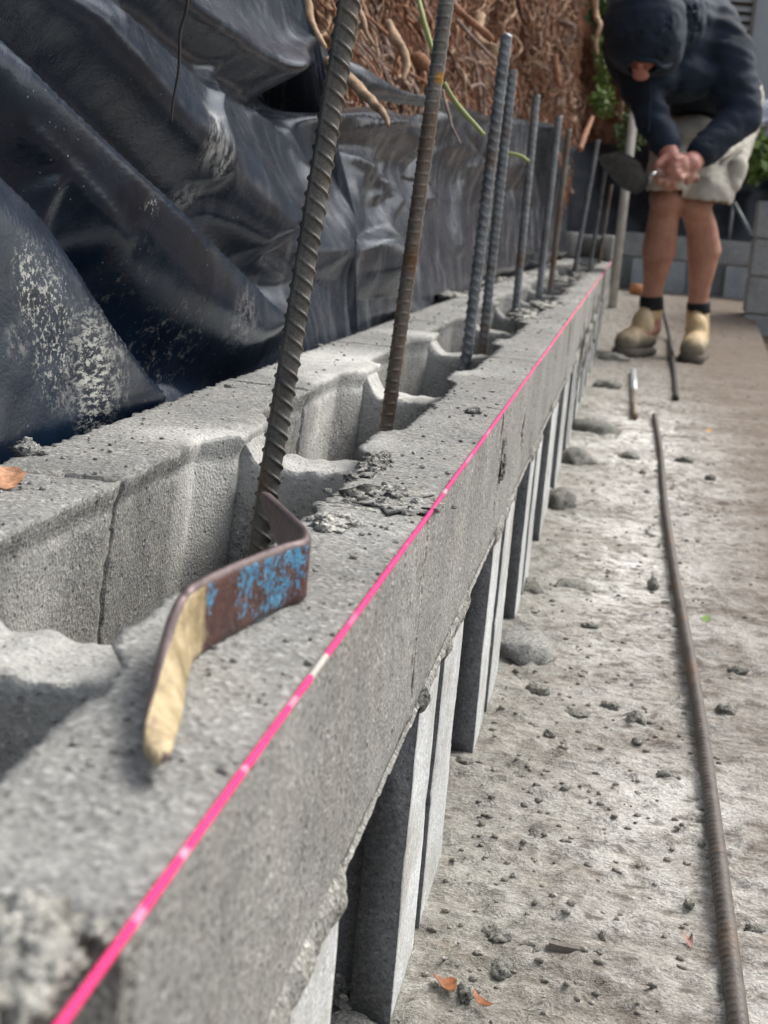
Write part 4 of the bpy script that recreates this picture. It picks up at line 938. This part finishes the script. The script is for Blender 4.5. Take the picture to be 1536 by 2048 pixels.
# orange brick
p = gnd(1275, 583); v, f = box_data(-.035, .03, -.02, .02, 0, .045, .004); o = mesh('orange_brick', v, f, flat('brick_orange', (.50, .22, .10), .85, 0, .3, 40, .002)); o.location = Vector((p.x, 6.5, ramp_up(6.5))); tag(o, 'small orange brick on the slab behind the left boot', 'brick')

# foliage
def foliage(name, centre, spread, n, size, mat, seed, label, cat='plant', group=None, kind=None, droop=0.):
    r_ = random.Random(seed); vs, fs = [], []; c0 = Vector(centre)
    for _ in range(n):
        while True:
            d = Vector((r_.uniform(-1, 1), r_.uniform(-1, 1), r_.uniform(-1, 1)))
            if d.length < 1 and d.length > r_.random() * .7: break
        p = Vector((d.x * spread[0], d.y * spread[1], d.z * spread[2])) * (1 + .25 * nz(d, 2.3, seed)); L = size * r_.uniform(.6, 1.3); W = L * r_.uniform(.16, .3)
        ax = Vector((r_.gauss(0, 1), r_.gauss(0, .6), r_.gauss(-droop, .8))).normalized(); sd2 = ax.cross(Vector((r_.gauss(0, 1), r_.gauss(0, 1), r_.gauss(0, 1)))).normalized(); up = ax.cross(sd2)
        b = len(vs); vs += [p, p + ax * L * .5 + sd2 * W + up * L * .08, p + ax * L + up * L * -.1, p + ax * L * .5 - sd2 * W + up * L * .08]; fs.append((b, b + 1, b + 2, b + 3))
    o = mesh(name, vs, fs, mat); o.location = c0
    tag(o, label, cat, group, kind); return o
def leafmat(name, c):
    m_ = flat(name, c, .55, 0, .5, 14); m_.node_tree.nodes['Principled BSDF'].inputs['Transmission Weight'].default_value = 0; return m_
m_fol = leafmat('leaf_bright', (.13, .20, .045)); m_fol2 = leafmat('leaf_mid', (.07, .12, .03)); m_fol3 = leafmat('leaf_dark', (.03, .055, .02))
foliage('leafy_plant', atY(1520, 318, 7.2), (.10, .15, .09), 420, .06, m_fol, 3, 'bright green leafy plant above the dark sheet at the right edge')
g_f = 'ferns at the edge of the cut bank'
foliage('fern', atY(1213, 110, 6.2), (.035, .12, .12), 260, .04, m_fol, 5, 'upper green fern left of the hood', group=g_f)
foliage('fern', atY(1207, 200, 6.0), (.03, .10, .06), 160, .035, m_fol, 6, 'middle green fern below the upper one', group=g_f)
foliage('fern', atY(1262, 255, 6.6), (.06, .10, .10), 260, .035, m_fol2, 7, 'dull green fern beside the worker sleeve', group=g_f)
foliage('shrub', atY(1222, 5, 7.2), (.10, .2, .16), 500, .05, m_fol2, 8, 'green shrub on top of the bank above the hood', 'shrub')
foliage('fern', atY(1490, 330, 7.3), (.10, .1, .06), 220, .05, m_fol2, 9, 'darker green fern left of the bright plant at the right edge', group=g_f)
# trees added beyond the far end to darken reflections in the black sheet
for k in range(11):
    X = -3.9 + k * .9; t = empty('backdrop_tree', (X, (11.9 if X > .2 else 10.2) + .5 * (k % 2), 0)); tag(t, 'dark leafy backdrop added beyond the far bank and the house to darken reflections', 'backdrop_tree', 'trees added beyond the far bank')
    v, f = tube_data(smooth_path([(0, 0, 0), (.05, .02, .8), (-.03, 0, 1.6), (.04, 0, 2.6)], 3), [.09 - .006 * q for q in range(10)], 8); mesh('trunk', v, f, m_root[2], t)
    o = foliage('crown', (0, 0, 2.5), (.8, .7, 1.9), 2200, .22, (m_fol3, m_fol2)[k % 2], 30 + k, None, None); o.parent = t
    for q in ('label', 'category'):
        if q in o: del o[q]

# house at the top right
hs_ = empty('house', (1.4, 10.4, 0)); tag(hs_, 'pale grey house wall with a louvred window at the top right corner', 'house')
HY = 10.0
wxa, wxb = atY(1436, 60, HY).x, atY(1506, 60, HY).x; wz0 = atY(1506, 108, HY).z; wz1 = wz0 + .95
m_house = flat('pale_render', (.42, .44, .46), .85, 0, .08, 5); m_slat = flat('louvre_grey', (.46, .45, .42), .6, 0, .1); m_frame = flat('window_frame_brown', (.20, .18, .15), .6)
v, f = box_data(wxb, 4.2, HY, HY + .2, -.1, 3.6, 0); box_data(wxa - .9, wxa, HY, HY + .2, -.1, 3.6, 0, v, f); box_data(wxa, wxb, HY, HY + .2, -.1, wz0, 0, v, f); box_data(wxa, wxb, HY, HY + .2, wz1, 3.6, 0, v, f)
child(mesh('wall', v, f, m_house, smooth=False), hs_)
v, f = [], []
for (a0, a1, c0_, c1_) in ((wxa, wxb, wz0, wz0 + .02), (wxa, wxb, wz1 - .02, wz1), (wxa, wxa + .02, wz0 + .02, wz1 - .02), (wxb - .022, wxb, wz0 + .02, wz1 - .02)):
    box_data(a0, a1, HY - .02, HY + .05, c0_, c1_, .002, v, f)
wf = child(mesh('window_frame', v, f, m_frame, smooth=False), hs_)
for k in range(16):
    zc = wz0 + .045 + k * .055
    if zc > wz1 - .04: break
    bm_v = [(wxa + .02, HY - .006, zc - .02), (wxb - .022, HY - .006, zc - .02), (wxb - .022, HY + .03, zc + .018), (wxa + .02, HY + .03, zc + .018)]
    vv = bm_v + [(x, y + .006, z_ - .003) for x, y, z_ in bm_v]
    o = mesh('louvre_slat', vv, [(0, 1, 2, 3), (7, 6, 5, 4), (0, 4, 5, 1), (2, 6, 7, 3), (1, 5, 6, 2), (0, 3, 7, 4)], m_slat, wf, smooth=False)
    o.matrix_parent_inverse = (Matrix.Translation(hs_.location) if False else Matrix()) 
child(mesh('dark_inside', *box_data(wxa + .01, wxb - .01, HY + .06, HY + .1, wz0, wz1, 0), m_frame), hs_)
v, f = box_data(wxa - 1.0, 4.3, HY - .35, HY + 1.5, 3.6, 3.75, .01); child(mesh('roof', v, f, m_frame, smooth=False), hs_)
# crumpled white bag against the house
o = lump('plastic_bag', atY(1522, 240, 8.6), (.07, .06, .10), 3, flat('white_plastic', (.62, .66, .70), .35, 0, .1), 4, .6, 1.8); tag(o, 'crumpled whitish plastic bag behind the worker hip at the right edge', 'plastic bag')

# ------------------------------------------------------------------ the worker
def capsule(bm, a, ra, b, rb, n=14, flat_=None):
    """tapered tube with round ends"""
    a, b = Vector(a), Vector(b); ax = b - a; L = ax.length; ax = ax / max(L, 1e-6)
    u = ax.cross(Vector((0, 1, 0)) if abs(ax.y) < .8 else Vector((1, 0, 0))).normalized(); v = ax.cross(u); rings = []
    prof = [(-ra * math.cos(t), ra * math.sin(t)) for t in (.12, .5, .95, 1.4)] + [(L + rb * math.cos(t), rb * math.sin(t)) for t in (1.4, .95, .5, .12)]
    for s, r in prof:
        rings.append([bm.verts.new(a + ax * s + u * (r * math.cos(2 * PI * i / n)) + v * (r * math.sin(2 * PI * i / n))) for i in range(n)])
    for r0, r1 in zip(rings[:-1], rings[1:]):
        for i in range(n): bm.faces.new((r0[i], r0[(i + 1) % n], r1[(i + 1) % n], r1[i]))
    bm.faces.new(rings[0][::-1]); bm.faces.new(rings[-1])
def ellipsoid(bm, c, r, rot=(0, 0, 0)):
    m_ = bmesh.ops.create_icosphere(bm, subdivisions=3, radius=1); R_ = Matrix.Rotation(rot[2], 3, 'Z') @ Matrix.Rotation(rot[1], 3, 'Y') @ Matrix.Rotation(rot[0], 3, 'X')
    for v in m_['verts']: v.co = Vector(c) + R_ @ Vector((v.co.x * r[0], v.co.y * r[1], v.co.z * r[2]))
def remesh(build, voxel, smooth=6, cut=None):
    bm = bmesh.new(); build(bm); bmesh.ops.recalc_face_normals(bm, faces=bm.faces[:]); me = bpy.data.meshes.new('tmp'); bm.to_mesh(me); bm.free()
    o = bpy.data.objects.new('tmp', me); COL.objects.link(o); md = o.modifiers.new('r', 'REMESH'); md.mode = 'VOXEL'; md.voxel_size = voxel
    sm = o.modifiers.new('s', 'SMOOTH'); sm.factor = .5; sm.iterations = smooth
    dg = bpy.context.evaluated_depsgraph_get(); dg.update(); m2 = bpy.data.meshes.new_from_object(o.evaluated_get(dg)); bpy.data.objects.remove(o)
    return m2
man = empty('person', (atY(1350, 700, 5.1).x, 5.15, 0))
tag(man, 'worker bending forward in dark hooded jacket, beige shorts and tan boots, holding a trowel', 'person')
A = atY
SK = NM('skin', .5, spec=.4); a_ = SK.noise(18, 4, .6); b_ = SK.noise(150, 3, .6)
SK.b.inputs['Subsurface Weight'].default_value = .08; SK.b.inputs['Subsurface Radius'].default_value = (.02, .008, .004)
sk = SK.mix(SK.ramp(a_, [(.3, 0.), (.7, 1.)]), (.36, .165, .115), (.50, .27, .19)); sk = SK.mix(SK.ramp(b_, [(.55, 0.), (.75, .5)]), sk, (.25, .11, .08))
hz = SK.n.new('ShaderNodeSeparateXYZ'); SK.L(SK.pos, hz.inputs[0]); hr_ = SK.n.new('ShaderNodeMapRange'); hr_.inputs[1].default_value = .56; hr_.inputs[2].default_value = .64; SK.L(hz.outputs[2], hr_.inputs[0])
sk = SK.mix(hr_.outputs[0], sk, (.46, .20, .16)); SK.col(sk); SK.bump(b_, .0008); m_skin = SK.m
def body(bm):
    # legs (knee, calf, ankle, heel, toe)
    for K, C1, C2, AN, HE, TO in (
        (A(1333, 398, 5.00), A(1326, 445, 5.03), A(1318, 500, 5.07), A(1304, 590, 5.12), A(1304, 655, 5.13), A(1265, 675, 5.02)),
        (A(1388, 408, 5.05), A(1403, 455, 5.10), A(1408, 500, 5.13), A(1396, 600, 5.16), A(1397, 665, 5.17), A(1387, 690, 5.03))):
        capsule(bm, K, .050, C1, .049); capsule(bm, C1, .049, C2, .056); capsule(bm, C2, .055, C2.lerp(AN, .55), .040); capsule(bm, C2.lerp(AN, .55), .040, AN, .032); capsule(bm, AN, .034, HE, .032); capsule(bm, HE, .03, TO, .026)
        ellipsoid(bm, K + Vector((0, -.02, .0)), (.048, .045, .055))
    capsule(bm, A(1333, 398, 5.00), .056, A(1375, 260, 5.35), .08); capsule(bm, A(1388, 408, 5.05), .058, A(1430, 260, 5.38), .085)
    # pelvis, trunk, shoulders, neck
    capsule(bm, A(1375, 250, 5.38), .09, A(1440, 250, 5.40), .09); capsule(bm, A(1410, 230, 5.40), .12, A(1390, 100, 5.2), .13); capsule(bm, A(1390, 100, 5.2), .13, A(1340, 60, 4.98), .10)
    capsule(bm, A(1275, 85, 4.95), .05, A(1430, 80, 5.0), .055); capsule(bm, A(1330, 60, 4.92), .05, A(1300, 75, 4.82), .045)
    # head bowed towards the hands
    H = A(1290, 66, 4.78); ellipsoid(bm, H, (.072, .095, .085), (.5, 0, .2)); ellipsoid(bm, A(1284, 108, 4.72), (.050, .055, .050))
    capsule(bm, A(1283, 112, 4.665), .010, A(1281, 128, 4.660), .013); ellipsoid(bm, A(1279, 140, 4.69), (.024, .018, .010)); ellipsoid(bm, A(1281, 150, 4.71), (.026, .022, .018))
    for s in (-1, 1): ellipsoid(bm, A(1283 + s * 17, 116, 4.69), (.011, .010, .009)); ellipsoid(bm, A(1288 + s * 47, 90, 4.78), (.010, .02, .028))
    # arms
    capsule(bm, A(1255, 105, 4.92), .045, A(1295, 225, 4.85), .038); capsule(bm, A(1295, 225, 4.85), .038, A(1334, 292, 4.80), .028)
    capsule(bm, A(1455, 110, 4.98), .05, A(1478, 240, 4.95), .042); capsule(bm, A(1478, 240, 4.95), .042, A(1393, 318, 4.84), .029)
    # near hand: palm, fingers curled round the trowel handle on the knee
    p0 = A(1336, 300, 4.79); p1 = A(1345, 338, 4.77); capsule(bm, p0, .030, p1, .036); ellipsoid(bm, A(1350, 330, 4.77), (.045, .028, .038), (0, .5, 0))
    for k, (kx, ky, tx, ty, ex_, ey_) in enumerate([(1316, 338, 1310, 352, 1318, 366), (1326, 346, 1318, 362, 1327, 374), (1340, 352, 1332, 368, 1340, 379), (1353, 354, 1348, 368, 1354, 377)]):
        r_ = (.0105, .011, .0105, .009)[k]; capsule(bm, A(kx, ky, 4.755), r_ * 1.1, A(tx, ty, 4.735), r_); capsule(bm, A(tx, ty, 4.735), r_, A(ex_, ey_, 4.765), r_ * .85)
    capsule(bm, A(1330, 315, 4.76), .014, A(1315, 330, 4.74), .012); capsule(bm, A(1315, 330, 4.74), .012, A(1306, 342, 4.745), .010)
    # far hand laid over it
    capsule(bm, A(1393, 318, 4.84), .029, A(1378, 328, 4.80), .034); ellipsoid(bm, A(1374, 334, 4.79), (.042, .026, .032), (0, -.5, 0))
    for k, (kx, ky, tx, ty, ex_, ey_) in enumerate([(1366, 316, 1350, 318, 1338, 326), (1364, 328, 1348, 332, 1336, 340), (1366, 340, 1352, 346, 1342, 352), (1372, 350, 1362, 358, 1354, 362)]):
        r_ = (.0105, .011, .0105, .009)[k]; capsule(bm, A(kx, ky, 4.765), r_ * 1.1, A(tx, ty, 4.735), r_); capsule(bm, A(tx, ty, 4.735), r_, A(ex_, ey_, 4.738), r_ * .85)
    capsule(bm, A(1388, 340, 4.79), .014, A(1384, 356, 4.775), .012); capsule(bm, A(1384, 356, 4.775), .012, A(1374, 366, 4.77), .010)
me = remesh(body, .0042, 5); child(link('body', me, m_skin), man)

def crease(me, amp, s1, seed, stretch=(1, 1, 1)):
    n = len(me.vertices); me.update()
    for v in me.vertices:
        p = v.co; q = (p.x * stretch[0], p.y * stretch[1], p.z * stretch[2]); r_ = 1 - abs(nz(q, s1, seed)) * 2.2; r2 = 1 - abs(nz(q, s1 * 2.1, seed + 4)) * 2
        v.co = p + v.normal * (amp * (r_ * .8 + r2 * .35 + nz(q, s1 * .5, seed + 8)))
JM = NM('navy_fabric', .75, spec=.25); a_ = JM.noise(9, 4, .6); b_ = JM.noise(600, 2, .6)
JM.col(JM.mix(JM.ramp(a_, [(.35, 0.), (.7, 1.)]), (.008, .015, .028), (.022, .038, .064))); JM.b.inputs['Sheen Weight'].default_value = .06; JM.b.inputs['Sheen Roughness'].default_value = .5; JM.bump(b_, .0006, .5); m_navy = JM.m
def jacket(bm):
    capsule(bm, A(1430, 175, 5.38), .125, A(1378, 80, 5.2), .155); capsule(bm, A(1378, 80, 5.2), .155, A(1345, 62, 4.98), .135); ellipsoid(bm, A(1400, 150, 5.15), (.16, .2, .12))
    ellipsoid(bm, A(1415, 75, 5.15), (.10, .2, .12)); ellipsoid(bm, A(1385, 195, 5.2), (.10, .12, .06))
    capsule(bm, A(1275, 78, 4.95), .085, A(1430, 70, 5.02), .09); ellipsoid(bm, A(1350, 150, 4.98), (.13, .12, .075)); ellipsoid(bm, A(1300, 150, 4.88), (.085, .07, .06))
    ellipsoid(bm, A(1455, 170, 5.2), (.085, .16, .12))
    capsule(bm, A(1250, 95, 4.93), .068, A(1285, 190, 4.86), .056); capsule(bm, A(1285, 190, 4.86), .056, A(1308, 240, 4.84), .050); capsule(bm, A(1308, 240, 4.84), .050, A(1331, 284, 4.81), .040)
    capsule(bm, A(1452, 110, 5.0), .085, A(1484, 232, 4.96), .058); capsule(bm, A(1484, 232, 4.96), .056, A(1408, 304, 4.86), .042)
me = remesh(jacket, .009, 8); crease(me, .010, 10, 2, (.6, 1, 2.0)); child(link('jacket', me, m_navy), man)
def hood(bm):
    ellipsoid(bm, A(1290, 52, 4.75), (.116, .14, .140), (.35, 0, .25)); ellipsoid(bm, A(1330, 40, 4.90), (.12, .12, .11)); ellipsoid(bm, A(1308, 98, 4.78), (.088, .10, .075)); capsule(bm, A(1345, 60, 4.86), .06, A(1330, 125, 4.78), .022)
me = remesh(hood, .007, 6); crease(me, .0095, 8, 6, (.7, 1, 1.6))
bm = bmesh.new(); bm.from_mesh(me)   # open the front of the hood below its rim
fo, fn = A(1286, 136, 4.70), Vector((.0, -.55, -.84)).normalized()
dele = [v for v in bm.verts if (v.co - fo).dot(fn) > -.012 and (v.co - A(1286, 136, 4.69)).length < .040 and v.co.y < 4.80]
bmesh.ops.delete(bm, geom=dele, context='VERTS'); bm.to_mesh(me); bm.free()
ho = child(link('hood', me, m_navy), man); sd_m = ho.modifiers.new('thick', 'SOLIDIFY'); sd_m.thickness = .006; sd_m.offset = -1
v, f = tube_data(smooth_path([A(1246, 98, 4.69), A(1258, 112, 4.665), A(1282, 119, 4.645), A(1306, 122, 4.65), A(1326, 134, 4.69), A(1345, 122, 4.74), A(1362, 96, 4.80)], 6), .0085, 8); child(mesh('hood_hem', v, f, m_navy), man)
v, f = tube_data(smooth_path([A(1303, 130, 4.76), A(1301, 180, 4.76), A(1299, 230, 4.765), A(1297, 265, 4.77)], 4), .0022, 6); child(mesh('hood_cord', v, f, m_navy), man)
m_short = flat('beige_cotton', (.50, .475, .41), .85, 0, .16, 22, .0015)
def shorts(bm):
    capsule(bm, A(1385, 235, 5.38), .115, A(1440, 235, 5.40), .125); ellipsoid(bm, A(1478, 225, 5.42), (.075, .13, .13))
    capsule(bm, A(1440, 250, 5.38), .125, A(1413, 385, 5.03), .084); capsule(bm, A(1380, 250, 5.36), .105, A(1335, 362, 4.97), .068); ellipsoid(bm, A(1385, 270, 5.15), (.085, .13, .06)); ellipsoid(bm, A(1452, 330, 5.2), (.050, .10, .10))
me = remesh(shorts, .008, 5); crease(me, .0085, 11, 12, (.8, 1, 1.6))
bm = bmesh.new(); bm.from_mesh(me)
hem = [v for v in bm.verts if (lambda q: q[1] > 402 + (q[0] - 1400) * .14)(proj(*v.co)) or (lambda q: q[0] < 1362 and q[1] > 383)(proj(*v.co))]
bmesh.ops.delete(bm, geom=hem, context='VERTS'); bm.to_mesh(me); bm.free()
so2 = child(link('shorts', me, m_short), man); sm_ = so2.modifiers.new('thick', 'SOLIDIFY'); sm_.thickness = .005; sm_.offset = -1
v, f = tube_data(smooth_path([A(1384, 246, 5.08), A(1386, 265, 5.06), A(1382, 285, 5.06), A(1380, 300, 5.06)], 4), .004, 6); child(mesh('drawstring', v, f, flat('pale_cord', (.62, .60, .55), .8)), man)
v, f = tube_data(smooth_path([A(1443, 322, 5.02), A(1460, 312, 5.03), A(1478, 298, 5.06), (A(1490, 286, 5.10))], 4), .006, 8); child(mesh('pocket_flap', v, f, m_short), man)
def pocket(bm): capsule(bm, A(1480, 312, 5.12), .028, A(1462, 368, 5.03), .032); ellipsoid(bm, A(1470, 345, 5.05), (.034, .045, .055), (0, .3, 0))
me = remesh(pocket, .006, 4); crease(me, .003, 14, 3); child(link('cargo_pocket', me, m_short), man)
m_sock = flat('black_sock', (.012, .012, .014), .9)
for lab, (p, q) in (('', (A(1303, 592, 5.12), A(1303, 618, 5.125))), ('', (A(1397, 604, 5.16), A(1397, 624, 5.165)))):
    v, f = tube_data([p, p.lerp(q, .3), p.lerp(q, .7), q], [.037, .039, .039, .040], 18); child(mesh('sock', v, f, m_sock), man)
BM = NM('tan_leather', .7, spec=.3); a_ = BM.noise(20, 5, .7); sz = BM.n.new('ShaderNodeSeparateXYZ'); BM.L(BM.pos, sz.inputs[0])
c0 = BM.mix(BM.ramp(a_, [(.35, 0.), (.65, 1.)]), (.48, .33, .16), (.66, .54, .36)); dr = BM.n.new('ShaderNodeMapRange'); dr.inputs[1].default_value = .085; dr.inputs[2].default_value = .05
BM.L(BM.math('ADD', sz.outputs[2], BM.math('MULTIPLY', BM.math('SUBTRACT', a_, .5), .06)), dr.inputs[0]); BM.col(BM.mix(dr.outputs[0], c0, (.21, .185, .14))); BM.bump(a_, .003); m_boot = BM.m
m_sole = flat('muddy_sole', (.12, .105, .085), .9, 0, .4, 60, .003)
for (AN, HE, TO, sgn) in ((A(1303, 612, 5.125), A(1292, 668, 5.14), A(1252, 683, 4.99), -1), (A(1396, 622, 5.165), A(1396, 680, 5.17), A(1385, 698, 5.00), 1)):
    gz = min(HE.z, TO.z)
    def boot(bm, AN=AN, HE=HE, TO=TO):
        h = HE.copy(); h.z = .055; t = TO.copy(); t.z = .045; m_ = h.lerp(t, .5); m_.z = .06
        capsule(bm, AN, .038, h, .038); capsule(bm, h, .038, m_, .041); capsule(bm, m_, .041, t, .038); ellipsoid(bm, AN.lerp(m_, .6), (.036, .045, .05))
        for v in bm.verts:
            if v.co.z < .022: v.co.z = .022
    me = remesh(boot, .006, 4); crease(me, .0025, 16, 5); bo = child(link('boot', me, m_boot), man)
    def sole(bm, HE=HE, TO=TO):
        h = HE.copy(); h.z = .016; t = TO.copy(); t.z = .016; capsule(bm, h, .043, t, .044)
        for v in bm.verts: v.co.z = min(max(v.co.z, .001), .028)
    me = remesh(sole, .005, 2); s_o = link('sole', me, m_sole); s_o.parent = bo
# trowel held in the hands
tr = empty('trowel', A(1306, 350, 4.75)); tag(tr, 'pointed bricklaying trowel caked with grey mortar, held at the worker knee', 'trowel')
out = [(1193, 312), (1238, 302), (1262, 312), (1280, 325), (1299, 362), (1292, 376), (1275, 388), (1250, 380), (1225, 358), (1205, 335)]
yy = lambda x: 4.70 + (1300 - x) * .0006
T3 = [A(x, y, yy(x)) for x, y in out]; n = len(T3); c_ = sum(T3, Vector()) / n; nr = Vector((.1, -.9, .35)).normalized()
vs = [p + nr * .002 for p in T3] + [p - nr * .002 for p in T3] + [c_.lerp(p, .75) + nr * .010 for p in T3] + [c_ + nr * .013]
fs = [tuple(n + i for i in range(n))[::-1]] + [(i, (i + 1) % n, n + (i + 1) % n, n + i) for i in range(n)] + [(i, (i + 1) % n, 2 * n + (i + 1) % n, 2 * n + i) for i in range(n)] + [(2 * n + i, 2 * n + (i + 1) % n, 3 * n) for i in range(n)]
child(mesh('blade', vs, fs, flat('mortar_caked_steel', (.085, .085, .075), .7, 0, .3, 60, .002)), tr)
v, f = tube_data(smooth_path([A(1296, 366, 4.715), A(1303, 350, 4.70), A(1312, 345, 4.72)], 4), .006, 8); child(mesh('tang', v, f, flat('trowel_steel', (.45, .46, .46), .35, .7)), tr)
v, f = tube_data(smooth_path([A(1310, 345, 4.72), A(1330, 350, 4.75), A(1360, 352, 4.77), A(1396, 358, 4.79)], 4), .013, 12); child(mesh('handle', v, f, flat('trowel_handle', (.25, .15, .12), .6)), tr)
